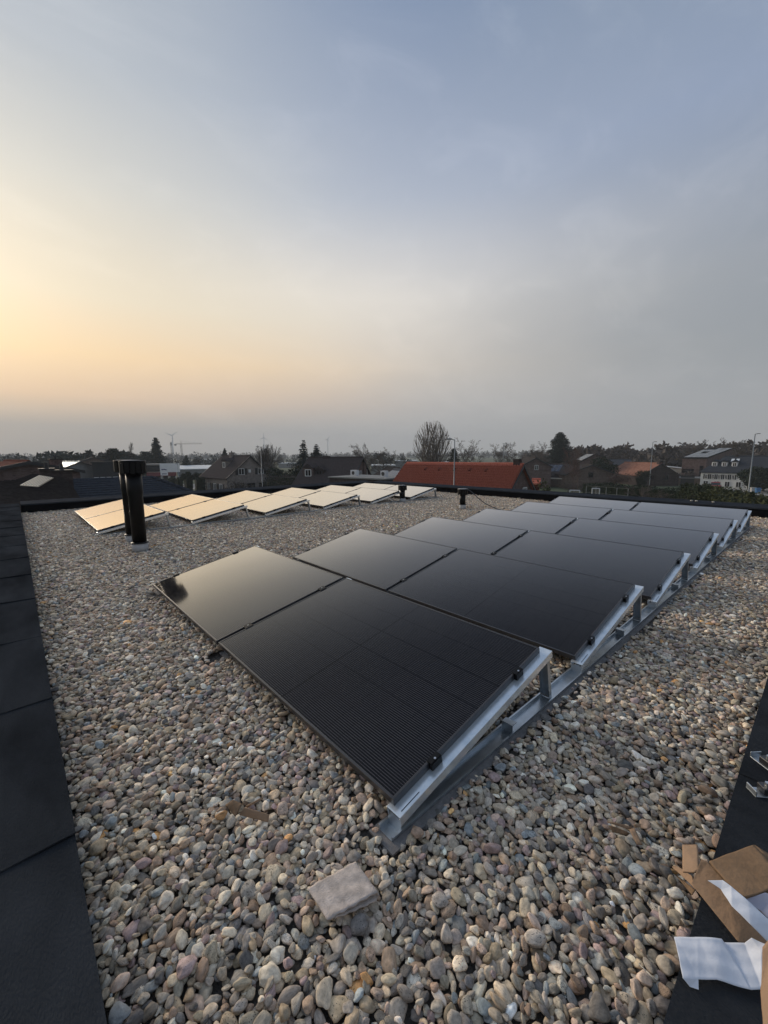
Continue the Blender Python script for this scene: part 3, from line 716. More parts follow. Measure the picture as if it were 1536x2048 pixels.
def curve_tube(name, pts, r, mat):
    mb = MB(); n = 8; P_ = [Vector(p) for p in pts]; vs = []; fs = []
    for i, p in enumerate(P_):
        d = (P_[min(i + 1, len(P_) - 1)] - P_[max(i - 1, 0)]).normalized(); a = d.cross(Vector((0.3, 0.2, 0.9))).normalized(); b = d.cross(a)
        for k in range(n):
            t = 2 * math.pi * k / n; vs.append(p + a * r * math.cos(t) + b * r * math.sin(t))
    for i in range(len(P_) - 1):
        for k in range(n): fs.append((i*n+k, i*n+(k+1)%n, (i+1)*n+(k+1)%n, (i+1)*n+k))
    return mb.add(vs, fs).build(name, mat, None, True)
def bez(p0, p1, p2, p3, n=24):
    p0, p1, p2, p3 = map(Vector, (p0, p1, p2, p3)); out = []
    for i in range(n + 1):
        t = i / n; out.append(p0*(1-t)**3 + p1*3*t*(1-t)**2 + p2*3*t*t*(1-t) + p3*t**3)
    return out
vx, vy = PIPES[3]
tag(curve_tube('cable', bez((vx + 0.09, vy - 0.09, 0.49), (vx + 0.22, vy - 0.25, 0.42), (vx + 0.0, vy - 0.55, 0.03), (vx + 0.05, vy - 1.55, 0.03)), 0.011, M['cable']),
    'grey cable running from the lone short vent down to the panels', 'cable')

# ------------------------------------------------------------------ litter on the gravel and the parapet
def sheet_poly(name, pts, mat, parent=None, t=0.004, sub=3, wob=0.004, seed=0, smooth=True):
    """a thin bent sheet through 3-D points (fan of a polygon), subdivided, crumpled a little, with thickness"""
    import bmesh
    bm = bmesh.new(); vs = [bm.verts.new(p) for p in pts]; f = bm.faces.new(vs)
    bmesh.ops.triangulate(bm, faces=bm.faces[:])
    for _ in range(sub): bmesh.ops.subdivide_edges(bm, edges=bm.edges[:], cuts=1, use_grid_fill=True)
    r = random.Random(seed); ph = [r.uniform(0, 6.28) for _ in range(9)]
    bm.normal_update(); n = Vector((0, 0, 0))
    for ff in bm.faces: n += ff.normal * ff.calc_area()
    n.normalize()
    for v in bm.verts:
        c = v.co
        v.co = c + n * wob * (math.sin(c.x * 60 + ph[0] + c.y * 35) * 0.5 + math.sin(c.y * 85 + ph[1] - c.x * 40) * 0.35 + 0.5 * math.sin(c.x * 23 + c.y * 17 + ph[2]) + 0.2 * math.sin(c.x * 190 + c.y * 140))
    me = bpy.data.meshes.new(name); bm.to_mesh(me); bm.free(); me.materials.append(mat)
    if smooth: me.polygons.foreach_set('use_smooth', [True] * len(me.polygons))
    o = link(name, me, parent)
    so = o.modifiers.new('t', 'SOLIDIFY'); so.thickness = t; so.offset = 0
    return o
def PX(*pz): return [on_z(x, y, z) for x, y, z in pz]

# folded felt pad: upper layer lies flat, curls round on one side and runs back underneath
def felt_pad():
    A = on_z(655, 1842, 0.038); B = on_z(750, 1786, 0.050); C = on_z(615, 1777, 0.034)
    ud = (B - A); Lu = ud.length; ud.normalize(); vd = (C - A); Lv = vd.length; vd.normalize()
    prof = []
    for i in range(17): prof.append((Lu * i / 16, 0.0))
    for i in range(1, 9):
        t = math.pi * i / 8; prof.append((Lu + 0.012 * math.sin(t), -0.014 + 0.014 * math.cos(t)))
    for i in range(1, 15): prof.append((Lu - Lu * 0.85 * i / 14, -0.028 + 0.022 * (i / 14) ** 1.3))
    n = len(prof); m = 16; vs = []; fs = []
    r = random.Random(3)
    for j in range(m + 1):
        v = j / m
        for i, (u, z) in enumerate(prof):
            p = A + ud * u + vd * (Lv * v); lift = z * (1 - 0.25 * v)
            w = 0.0009 * math.sin(u * 70 + v * 5) + 0.0008 * math.sin(v * 13 + u * 40) + 0.012 * (u / Lu) * (v - 0.3) * 0.4
            e = 0.002 * math.sin(i * 1.7 + 2) if j in (0, m) else 0
            vs.append(p + vd * e + Vector((0, 0, lift + w)))
    for j in range(m):
        for i in range(n - 1): fs.append((j*n+i, j*n+i+1, (j+1)*n+i+1, (j+1)*n+i))
    o = MB().add(vs, fs).build('felt_pad', M['felt'], None, True)
    s_ = o.modifiers.new('t', 'SOLIDIFY'); s_.thickness = 0.005; s_.offset = 0
    tag(o, 'folded grey felt pad lying on the gravel in front of the rail end', 'felt pad')
felt_pad()
# torn cardboard scraps
e = empty('cardboard_scrap', on_z(495, 1632, 0.0)); inv = Vector(e.location)
tag(e, 'crumpled torn cardboard scrap on gravel before the long panel edge', 'cardboard')
loc = lambda pts: [p - inv for p in pts]
sheet_poly('flap', loc(PX((453, 1622, 0.035), (467, 1611, 0.055), (487, 1620, 0.05), (472, 1645, 0.03))), M['cardboard_dark'], e, 0.003, 3, 0.004, 1)
sheet_poly('flap', loc(PX((492, 1623, 0.045), (526, 1606, 0.055), (527, 1610, 0.05), (495, 1626, 0.035))), M['cardboard'], e, 0.003, 2, 0.002, 2)
sheet_poly('flap', loc(PX((490, 1626, 0.05), (539, 1641, 0.04), (537, 1656, 0.02), (479, 1641, 0.022))), M['cardboard'], e, 0.003, 3, 0.004, 3)
e = empty('cardboard_scrap', on_z(1250, 1670, 0.0)); inv = Vector(e.location)
tag(e, 'thin forked strip of torn cardboard on gravel near the box', 'cardboard')
sheet_poly('flap', loc(PX((1213, 1656, 0.04), (1225, 1656, 0.045), (1267, 1667, 0.04), (1262, 1672, 0.032))), M['cardboard'], e, 0.003, 2, 0.003, 4)
sheet_poly('flap', loc(PX((1257, 1671, 0.04), (1268, 1668, 0.043), (1284, 1702, 0.032), (1273, 1702, 0.028))), M['cardboard'], e, 0.003, 2, 0.002, 5)
sheet_poly('flap', loc(PX((1216, 1662, 0.03), (1232, 1666, 0.03), (1260, 1678, 0.028), (1252, 1682, 0.022), (1224, 1676, 0.018))), M['cardboard_dark'], e, 0.003, 2, 0.003, 6)
sheet_poly('flap', loc(PX((1267, 1660, 0.045), (1280, 1660, 0.045), (1280, 1666, 0.04), (1268, 1667, 0.035))), M['cardboard'], e, 0.003, 2, 0.002, 7)
for o in bpy.data.objects:
    if o.name.startswith('cardboard_scrap'): o.location.z += 0.024
# opened box on the parapet
e = empty('cardboard_box', on_z(1450, 1790, PH)); inv = Vector(e.location)
tag(e, 'opened brown cardboard box with flaps spread on the black parapet', 'cardboard box')
sheet_poly('side_panel', loc(PX((1403, 1718, 0.30), (1416, 1724, 0.30), (1452, 1763, 0.285), (1490, 1800, 0.27), (1545, 1858, 0.25), (1545, 1900, 0.215), (1478, 1886, 0.212), (1383, 1768, 0.245))), M['cardboard'], e, 0.004, 4, 0.0016, 8)
sheet_poly('flap', loc(PX((1344, 1734, 0.07), (1352, 1731, 0.075), (1384, 1752, 0.20), (1390, 1778, 0.225), (1381, 1768, 0.2))), M['cardboard'], e, 0.003, 3, 0.002, 9)
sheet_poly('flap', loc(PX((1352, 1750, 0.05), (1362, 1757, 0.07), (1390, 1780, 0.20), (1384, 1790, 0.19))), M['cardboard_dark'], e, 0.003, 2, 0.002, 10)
sheet_poly('flap', loc(PX((1365, 1691, 0.22), (1395, 1690, 0.23), (1398, 1738, 0.255), (1391, 1745, 0.255), (1366, 1744, 0.235))), M['cardboard'], e, 0.004, 3, 0.0014, 11)
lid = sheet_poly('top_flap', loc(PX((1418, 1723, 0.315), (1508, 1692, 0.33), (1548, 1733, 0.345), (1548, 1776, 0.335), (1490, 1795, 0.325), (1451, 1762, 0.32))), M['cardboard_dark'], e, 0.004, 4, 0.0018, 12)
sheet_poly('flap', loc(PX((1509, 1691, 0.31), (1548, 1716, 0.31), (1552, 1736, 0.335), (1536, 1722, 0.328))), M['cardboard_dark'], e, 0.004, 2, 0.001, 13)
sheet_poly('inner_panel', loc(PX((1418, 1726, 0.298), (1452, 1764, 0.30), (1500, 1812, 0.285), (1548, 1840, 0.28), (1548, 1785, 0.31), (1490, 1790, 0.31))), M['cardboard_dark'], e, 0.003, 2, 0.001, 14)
sheet_poly('flap', loc(PX((1526, 1896, 0.31), (1548, 1870, 0.33), (1560, 2060, 0.3), (1528, 2060, 0.27), (1523, 1980, 0.28))), M['cardboard'], e, 0.004, 3, 0.001, 15)
o = sheet_poly('plastic_film', PX((1486, 1800, 0.318), (1530, 1785, 0.33), (1545, 1790, 0.33), (1545, 1850, 0.30), (1520, 1822, 0.305)), M['plastic_film'], None, 0.001, 4, 0.006, 16)
tag(o, 'mauve plastic film stuffed inside the opened cardboard box', 'plastic film')
o = sheet_poly('paper_strip', PX((1415, 1761, 0.325), (1446, 1760, 0.34), (1463, 1772, 0.342), (1498, 1803, 0.335), (1545, 1846, 0.32), (1545, 1893, 0.292), (1500, 1848, 0.315), (1464, 1812, 0.323), (1442, 1778, 0.326)), M['paper'], None, 0.0012, 4, 0.0035, 17)
tag(o, 'long crumpled white paper strip lying across the cardboard box', 'paper')
o = sheet_poly('paper_sheet', PX((1348, 1874, 0.235), (1395, 1873, 0.245), (1443, 1877, 0.25), (1448, 1884, 0.24), (1489, 1887, 0.245), (1503, 1876, 0.265), (1540, 1890, 0.275), (1525, 1904, 0.262), (1524, 1979, 0.225), (1503, 1980, 0.222),
                               (1433, 1959, 0.225), (1397, 1957, 0.225), (1398, 1977, 0.218), (1380, 1972, 0.216), (1366, 1955, 0.226)), M['paper'], None, 0.0012, 4, 0.0045, 18)
tag(o, 'torn white paper sheet lying flat over the parapet edge', 'paper')
# metal clamps left on the parapet
def clamp_thing(px, py, rz, label):
    p = on_z(px, py, PH); e = empty('panel_clamp', (p.x, p.y, PH + 0.006), rz); tag(e, label, 'clamp', 'spare clamps on the parapet')
    MB().box(-0.05, 0.05, -0.022, 0.022, 0, 0.004).box(-0.05, -0.046, -0.022, 0.022, 0.004, 0.035).box(0.046, 0.05, -0.022, 0.022, 0.004, 0.022).build('bracket', M['galv_dull'], e, bevel=0.001)
    MB().box(-0.03, 0.02, -0.018, 0.018, 0.0045, 0.03).build('block', M['black_frame'], e, bevel=0.003)
    MB().tube((0, 0, 0.03), (0, 0, 0.042), 0.008, n=6).build('bolt', M['steel_bolt'], e)
clamp_thing(1535, 1535, 0.9, 'spare black and silver clamp on the parapet, farther of two')
clamp_thing(1532, 1590, 2.3, 'spare black and silver clamp on the parapet, closer to the box')
for k, (px, py, a, ln) in enumerate(((1295, 1945, 1.2, 0.05), (1262, 1830, 0.6, 0.03))):
    p = on_z(px, py, 0.016); o = MB().tube((-ln / 2, 0, 0), (0, 0.003, 0.004), 0.0022, 0.002, 6).tube((0, 0.003, 0.004), (ln / 2, 0, 0.002), 0.002, 0.0012, 6).build('straw', M['render_cream'], None, True)
    o.location = p; o.rotation_euler = (0, 0.3, a); tag(o, ['pale straw poking from the gravel beside the white paper', 'short pale twig among stones near the box flap'][k], 'straw')

# ------------------------------------------------------------------ ground and streets
g = MB().add([(-7000, -7000, GZ), (7000, -7000, GZ), (7000, 7000, GZ), (-7000, 7000, GZ)], [(0, 1, 2, 3)]).build('ground', M['grass']); tag(g, kind='structure')
def strip(name, pts, w, mat, dz):
    mb = MB(); P_ = [Vector((p[0], p[1])) for p in pts]; vs = []
    for i, p in enumerate(P_):
        d = (P_[min(i+1, len(P_)-1)] - P_[max(i-1, 0)]).normalized(); q = Vector((-d.y, d.x))
        vs += [(*(p + q * w / 2), GZ + dz), (*(p - q * w / 2), GZ + dz)]
    o = mb.add(vs, [(2*i, 2*i+1, 2*i+3, 2*i+2) for i in range(len(P_) - 1)]).build(name, mat); tag(o, kind='structure'); return o
strip('road', [G(1700, 60), G(1536, 97), G(1430, 135), G(1300, 220)], 9.0, M['asphalt'], 0.02)
strip('pavement', [G(1740, 52), G(1560, 84), G(1470, 112), G(1400, 150)], 7.0, M['paving'], 0.03)
strip('road', [G(-200, 62), G(300, 78), G(520, 84), G(700, 74), G(900, 36), G(1100, 34)], 7.0, M['asphalt'], 0.024)
strip('car_park', [G(100, 92), G(330, 112), G(420, 112)], 22.0, M['paving'], 0.012)

# ------------------------------------------------------------------ houses
def V3(p2, z): return Vector((p2[0], p2[1], z))
class House:
    """gabled volume along a ridge A->B (plan points). side +1 is left of A->B"""
    def __init__(s, name, label, A, B, hw, zr, ze, wall, roof, cat='house', hwr=None, zer=None, over=0.35, hipA=0.0, hipB=0.0, group=None, courses=0):
        A, B = Vector((A[0], A[1])), Vector((B[0], B[1])); s.A, s.B = A, B
        s.a = (B - A).normalized(); s.n = Vector((-s.a.y, s.a.x)); s.len = (B - A).length
        s.hl = hw; s.hr = hwr or hw; s.zr = zr; s.zl = ze; s.zrr = ze if zer is None else zer
        c = (A + B) / 2; s.c = c
        s.root = empty(name, (c.x, c.y, GZ)); tag(s.root, label, cat, group)
        s.o = Vector((c.x, c.y, GZ))
        hA, hB = hipA, hipB
        P_ = lambda u, v, z: Vector((*(A + s.a * u + s.n * v), z)) - s.o
        s.P = P_; Ln = s.len
        b = MB()
        hz = lambda h, ref: ref
        # walls as one closed prism with gables (or cut level where the roof is hipped)
        for end, hip in ((0, hA), (Ln, hB)):
            if hip: b.add([P_(end, s.hl, GZ), P_(end, -s.hr, GZ), P_(end, -s.hr, s.zrr), P_(end, s.hl, s.zl)], [(0, 1, 2, 3)])
            else: b.add([P_(end, s.hl, GZ), P_(end, -s.hr, GZ), P_(end, -s.hr, s.zrr), P_(end, 0, s.zr), P_(end, s.hl, s.zl)], [(0, 1, 2, 3, 4)])
        b.add([P_(0, s.hl, GZ), P_(Ln, s.hl, GZ), P_(Ln, s.hl, s.zl), P_(0, s.hl, s.zl)], [(0, 1, 2, 3)])
        b.add([P_(0, -s.hr, GZ), P_(Ln, -s.hr, GZ), P_(Ln, -s.hr, s.zrr), P_(0, -s.hr, s.zrr)], [(0, 1, 2, 3)])
        s.wall = b.build('wall', M[wall], s.root)
        # roof slopes, thick slabs that oversail
        s.slopes = []
        for sg, h, ze_ in ((1, s.hl, s.zl), (-1, s.hr, s.zrr)):
            k = (zr - ze_) / h; ho = h + over; zo = ze_ - k * over
            oA = -over if not hA else -over; oB = Ln + over
            pts = [P_(oA if not hA else oA, sg * ho, zo), P_(oB, sg * ho, zo), P_(Ln - hB if hB else oB, 0, zr), P_(hA if hA else oA, 0, zr)]
            up = Vector((0, 0, 0.16)); s.slopes.append(MB().prism([p + Vector((0, 0, 0.02)) for p in pts], up).build('roof_slope', M[roof], s.root))
        for hip, end, sgn in ((hA, 0, -1), (hB, Ln, 1)):
            if hip:
                kl = (zr - s.zl) / s.hl
                pts = [P_(end + sgn * over, s.hl + over, s.zl - kl * over), P_(end + sgn * over, -s.hr - over, s.zrr - (zr - s.zrr) / s.hr * over), P_(end - sgn * hip, 0, zr)]
                MB().prism([p + Vector((0, 0, 0.02)) for p in pts], (0, 0, 0.16)).build('roof_slope', M[roof], s.root)
        r0, r1 = P_(hA if hA else -over, 0, zr + 0.17), P_(Ln - hB if hB else Ln + over, 0, zr + 0.17)
        MB().tube(r0, r1, 0.14, n=8).build('ridge', M[roof], s.root)
        # dark verge boards at open gables
        for end, hip, sgn in ((0, hA, -1), (Ln, hB, 1)):
            if hip: continue
            for sg, h, ze_ in ((1, s.hl, s.zl), (-1, s.hr, s.zrr)):
                k = (zr - ze_) / h; e_ = end + sgn * (over + 0.03)
                MB().prism([P_(e_, 0, zr + 0.2), P_(e_, sg * (h + over), ze_ - k * over + 0.2), P_(e_, sg * (h + over), ze_ - k * over - 0.06), P_(e_, 0, zr - 0.06)], Vector((*(s.a * sgn * 0.05), 0))).build('verge', M['dark_frame'], s.root)
    def face(s, which):
        """origin, horizontal axis, outward normal of a wall face: 'A','B' gables, 'L','R' long sides"""
        if which == 'A': return s.A, -s.n * -1, -s.a
        if which == 'B': return s.B, s.n, s.a
        if which == 'L': return (s.A + s.B) / 2 + s.n * s.hl, s.a, s.n
        return (s.A + s.B) / 2 - s.n * s.hr, s.a, -s.n
    def window(s, which, u, z, w, h, frame='white_frame', shutters=False, bars=1, name='window'):
        o, hx, nn = s.face(which); c = o + hx * u; X = Vector((hx.x, hx.y, 0)); Nn = Vector((nn.x, nn.y, 0)); Z = Vector((0, 0, 1))
        C = Vector((c.x, c.y, z)) - s.o
        fr = MB(); t = 0.08
        fr.obox(C + Nn * 0.05 + X * (w/2), X, Nn, Z, t/2, 0.05, h/2); fr.obox(C + Nn * 0.05 - X * (w/2), X, Nn, Z, t/2, 0.05, h/2)
        fr.obox(C + Nn * 0.05 + Z * (h/2), X, Nn, Z, w/2 - t/2, 0.05, t/2); fr.obox(C + Nn * 0.05 - Z * (h/2), X, Nn, Z, w/2 + 0.08, 0.09, t/2)
        for i in range(bars):
            fr.obox(C + Nn * 0.05 + X * (w * ((i + 1) / (bars + 1) - 0.5)), X, Nn, Z, 0.03, 0.045, h/2 - t/2)
        f = fr.build(name, M[frame], s.root)
        MB().obox(C + Nn * 0.02, X, Nn, Z, w/2 - t/2, 0.012, h/2 - t/2).build('pane', M['pane'], f)
        if shutters:
            for sg in (-1, 1):
                MB().obox(C + Nn * 0.04 + X * sg * (w/2 + 0.05 + w * 0.26), X, Nn, Z, w * 0.25, 0.03, h/2 + 0.03).build('shutter', M['shutter'], f)
        return f
    def chimney(s, u, v, zt, w=0.6, d=0.6, mat='brick_brown', z0=None, cap=True):
        a3, n3 = Vector((*s.a, 0)), Vector((*s.n, 0)); zb = z0 if z0 is not None else s.zr - 1.2
        c = s.P(u, v, (zb + zt) / 2); o = MB().obox(c, a3, n3, (0, 0, 1), w/2, d/2, (zt - zb)/2).build('chimney', M[mat], s.root)
        if cap:
            MB().obox(s.P(u, v, zt + 0.05), a3, n3, (0, 0, 1), w/2 + 0.07, d/2 + 0.07, 0.05).build('chimney_cap', M['dark_frame'], o)
            MB().tube(s.P(u, v, zt + 0.1), s.P(u, v, zt + 0.4), 0.11, n=8).build('pot', M['dark_frame'], o)
        return o
    def slope_frame(s, sg):
        h, ze_ = (s.hl, s.zl) if sg > 0 else (s.hr, s.zrr)
        dn = Vector((*(s.n * sg * h), ze_ - s.zr)).normalized(); ax = Vector((*s.a, 0)); nn = ax.cross(dn).normalized()
        if nn.z < 0: nn = -nn
        return ax, dn, nn
    def roof_item(s, sg, u, dist, w, l, name, mat, th=0.05, lift=0.24, frame=None):
        ax, dn, nn = s.slope_frame(sg); c = s.P(u, 0, s.zr) + dn * dist + nn * lift
        o = MB().obox(c, ax, dn, nn, w/2, l/2, th/2).build(name, M[mat], s.root)
        if frame:
            f = MB()
            for q in (-1, 1):
                f.obox(c + ax * q * w/2, ax, dn, nn, 0.03, l/2 + 0.03, th/2 + 0.015); f.obox(c + dn * q * l/2, ax, dn, nn, w/2, 0.03, th/2 + 0.014)
            f.build('frame', M[frame], o)
        return o
    def dormer(s, sg, u, dist, w, h, wall, roof, frame='white_frame', depth=1.6):
        ax, dn, nn = s.slope_frame(sg); c = s.P(u, 0, s.zr) + dn * dist; out = Vector((*(s.n * sg), 0)); Z = Vector((0, 0, 1))
        b = MB().obox(c + Z * (h * 0.45) - out * (depth / 2), ax, out, Z, w/2, depth/2, h * 0.62).build('dormer', M[wall], s.root)
        top = c + Z * (h * 1.07); q = MB()
        q.prism([top - ax * (w/2 + 0.2) + out * 0.2, top + Z * (w * 0.45) + out * 0.2, top + ax * (w/2 + 0.2) + out * 0.2], -out * (depth + 1.2))
        q.build('dormer_roof', M[roof], b)
        f = MB(); cc = c + Z * (h * 0.5) + out * 0.03; ww, hh = w * 0.62, h * 0.75
        for g_ in (-1, 1):
            f.obox(cc + ax * g_ * ww/2, ax, out, Z, 0.05, 0.05, hh/2); f.obox(cc + Z * g_ * hh/2, ax, out, Z, ww/2, 0.05, 0.05)
        f.obox(cc, ax, out, Z, 0.035, 0.045, hh/2)
        f.build('window_frame', M[frame], b); MB().obox(cc - out * 0.01, ax, out, Z, ww/2, 0.02, hh/2).build('pane', M['pane'], b)

zp = lambda px, py, d: at(px, py, d).z
# --- grey gabled house with shuttered windows
d0 = 84
A = G(499, d0); B = G(446, d0 + 9.5)
hs = House('gabled_house', 'grey brick house with steep dark roof and two black-shuttered gable windows', A, B, 4.9, zp(499, 913, d0), zp(455, 955, d0), 'brick_grey', 'brown_tile', hwr=4.6)
for u in (-2.25, 1.9): hs.window('A', u, zp(480, 943, d0), 1.15, 1.15, shutters=True, bars=1)
MB().obox(hs.P(-0.08, 0.2, zp(499, 942, d0)), (*hs.n, 0), (*hs.a, 0), (0, 0, 1), 0.22, 0.08, 0.3).build('wall_lantern', M['white_frame'], hs.root)
for u in (-2.6, 0.0, 2.5): hs.window('A', u, GZ + 1.3, 1.6, 1.6, frame='dark_frame', bars=1)
hs.chimney(6.6, 0.2, zp(460, 906, d0 + 8), 0.9, 0.7, 'brick_grey')
for sg in (1, -1):
    f = hs.slope_frame(sg)
side = 1 if (hs.n.dot(Vector((G(300, d0).x - A.x, G(300, d0).y - A.y))) > 0) else -1
hs.dormer(side, 5.0, 3.6, 1.5, 1.3, 'brick_grey', 'brown_tile')
for u in (-3, -0.5, 2.2): hs.window('L' if side > 0 else 'R', u, GZ + 1.5, 1.1, 1.2, frame='white_frame', shutters=True)
# --- long dark roofed house with a stepped dormer and broad chimney
d0 = 64
A = G(620, d0 + 1.5); B = G(722, d0 - 2)
h2 = House('long_house', 'brick house with long steep dark roof and broad chimney at its gable', A, B, 5.2, zp(670, 917, d0), zp(683, 967, d0), 'brick_mauve', 'brown_tile', over=0.3)
side = 1 if h2.n.dot(-Vector((A.x, A.y))) > 0 else -1
h2.chimney(h2.len - 0.4, -side * 1.2, zp(731, 918, d0 - 2), 1.3, 0.9, 'brick_mauve', z0=GZ + 2, cap=False)
h2.chimney(h2.len * 0.33, 0.0, zp(651, 913, d0) + 0.1, 1.1, 0.5, 'brick_dark', cap=False)
h2.dormer(side, 1.5, 4.5, 1.5, 1.25, 'brick_mauve', 'brown_tile', depth=1.7)
h2.dormer(side, 3.1, 4.0, 1.4, 0.7, 'brick_dark', 'brown_tile', frame='dark_frame', depth=1.3)
h2.window('B', -side * 2.0, zp(720, 948, d0), 0.9, 1.3); h2.window('B', side * 0.4, zp(711, 946, d0), 0.8, 0.8)
# --- flat-roofed annexe beside it
A = G(690, 56); B = G(800, 50)
ax_ = (B - A).normalized(); nn_ = Vector((-ax_.y, ax_.x)); c = (A + B) / 2
o = empty('flat_annexe', (c.x, c.y, GZ)); tag(o, 'low flat-roofed grey annexe between the long dark roof and red roof', 'building')
zt = zp(760, 955, 53) - GZ
MB().obox((0, 0, zt / 2), (*ax_, 0), (*nn_, 0), (0, 0, 1), (B - A).length / 2, 3.0, zt / 2).build('wall', M['brick_dark'], o)
MB().obox((0, 0, zt + 0.08), (*ax_, 0), (*nn_, 0), (0, 0, 1), (B - A).length / 2 + 0.15, 3.15, 0.08).build('roof_edge', M['render_grey'], o)
for u, w_ in ((-2.9, 1.0), (2.2, 0.8)):
    cc = Vector((*(ax_ * u), zt + 0.55)); bx_ = MB().obox(cc, (*ax_, 0), (*nn_, 0), (0, 0, 1), w_ / 2, 0.3, 0.38).build('air_unit', M['white_metal'], o)
    MB().tube(cc - Vector((*(nn_ * 0.31), 0)), cc - Vector((*(nn_ * 0.34), 0)), 0.25, n=14).build('fan_grille', M['dark_frame'], bx_)
# --- red pantiled barn
dA, dB = 46.0, 39.5
A = G(817, dA); B = G(1043, dB)
zr = (zp(817, 931, dA) + zp(1043, 931, dB)) / 2
rb = House('red_roofed_house', 'long house with bright red pantiled roof beside the street lamp', A, B, 4.2, zr, zr - 3.5, 'brick_mauve', 'red_pantile', over=0.25)
side = 1 if rb.n.dot(-Vector((A.x, A.y))) > 0 else -1
def pantile_field(h, sg, mat, tw=0.24, tl=0.36):
    ax, dn, nn = h.slope_frame(sg); hh, ze_ = (h.hl, h.zl) if sg > 0 else (h.hr, h.zrr)
    Ls = math.hypot(hh, h.zr - ze_) + 0.33; nu = int((h.len + 0.5) / tw); nr = int(Ls / tl); per = 5
    us = np.arange(nu * per + 1) / per; O = np.array(h.P(-0.25, 0, h.zr)); axn, dnn, nnn = map(np.array, (ax, dn, nn))
    prof = 0.06 * np.sin(us * 2 * math.pi) + 0.02 * np.sin(us * 4 * math.pi)
    V_ = []; F_ = []; r = np.random.default_rng(5)
    for k in range(nr):
        jit = np.repeat(r.normal(0, 0.006, nu + 1), per)[:len(us)]
        for t, lift in ((k * tl, 0.23), (k * tl + tl * 1.06, 0.33)):
            V_.append(O + np.outer(us * tw, axn) + dnn * t + np.outer(prof + lift + jit, nnn))
        b0 = 2 * k * len(us); q = np.arange(len(us) - 1)
        F_.append(np.stack([b0 + q, b0 + q + 1, b0 + len(us) + q + 1, b0 + len(us) + q], 1))
        if k:
            b1 = b0 - len(us); F_.append(np.stack([b1 + q, b1 + q + 1, b0 + q + 1, b0 + q], 1))
    me = np_mesh('tile_field', np.concatenate(V_), np.concatenate(F_), mat, False)
    return tag(link('tile_field', me, h.root), kind='stuff')
pantile_field(rb, side, M['red_pantile'])
ax, dn, nn = rb.slope_frame(side)
for k in range(int((rb.len + 0.4) / 0.42)):
    p = rb.P(-0.2 + k * 0.42, 0, rb.zr + 0.2); MB().tube(p, p + Vector((*rb.a, 0)) * 0.40, 0.15, 0.135, 8).build('ridge_tile', M['red_pantile'], rb.root)
for u in np.linspace(3.0, rb.len - 3, 5):
    c_ = rb.P(u, 0, rb.zr) + dn * 0.95 + nn * 0.32
    MB().obox(c_, ax, dn, nn, 0.12, 0.16, 0.07).build('vent_tile', M['maroon_tile'], rb.root)
rb.chimney(rb.len - 0.35, 0.0, zp(1044, 918, dB), 0.55, 0.6, 'brick_dark', cap=False)
rb.window('B', 1.0 * -side, GZ + 3.8, 0.8, 0.9)
# --- small houses right of it
d0 = 62
w0 = House('red_shed', 'small shed with brick-red end wall below the red roof\'s gable', G(1068, 46), G(1082, 46), 1.2, zp(1075, 962, 46), zp(1075, 968, 46), 'maroon_tile', 'red_pantile', over=0.1)
s1 = House('small_gabled_house', 'small brown gabled house with thin dark roof behind the red roof', G(1072, 96), G(1048, 106), 3.4, zp(1072, 917, 96), zp(1060, 934, 96), 'brick_mauve', 'dark_tile', over=0.3)
s1.window('A', -0.2, zp(1072, 935, 96), 0.7, 1.0)
s2 = House('solar_bungalow', 'low bungalow with dark blue solar panels on its roof', G(1086, 106), G(1150, 104), 5.5, zp(1115, 929, 105), zp(1115, 953, 100), 'brick_brown', 'dark_tile', over=0.3)
sd = 1 if s2.n.dot(-Vector((s2.A.x, s2.A.y))) > 0 else -1
for i in range(4):
    for j in range(2): s2.roof_item(sd, 1.2 + i * 1.08, 1.5 + j * 1.75, 1.0, 1.68, 'roof_solar_panel', 'solar_far', frame='dark_frame')
MB().obox(s2.P(3.2, sd * 6.4, zp(1110, 957, 98)), (*s2.a, 0), (*s2.n, 0), (0, 0, 1), 4.2, 0.7, 0.1).build('canopy', M['render_cream'], s2.root)
s3 = House('tilted_solar_house', 'far house with pale solar panels on a steep roof, behind round evergreen', G(1192, 120), G(1176, 128), 4.0, zp(1192, 908, 120), zp(1178, 925, 120), 'brick_mauve', 'dark_tile', over=0.3)
sd = 1 if s3.n.dot(-Vector((s3.A.x, s3.A.y))) > 0 else -1
for sgx in (1, -1):
    for i in range(3): s3.roof_item(sgx, 1.4 + i * 2.3, 2.1, 2.0, 3.0, 'roof_solar_panel', 'solar_grey', frame='white_frame')
s4 = House('brown_gable_house', 'brown brick house with broad low gable behind the bare shrubs', G(1184, 98), G(1126, 112), 5.4, zp(1184, 931, 98), zp(1215, 950, 98), 'brick_brown', 'dark_tile', over=0.4)
s4.window('A', 0.0, zp(1184, 950, 98), 0.9, 1.0, frame='dark_frame')
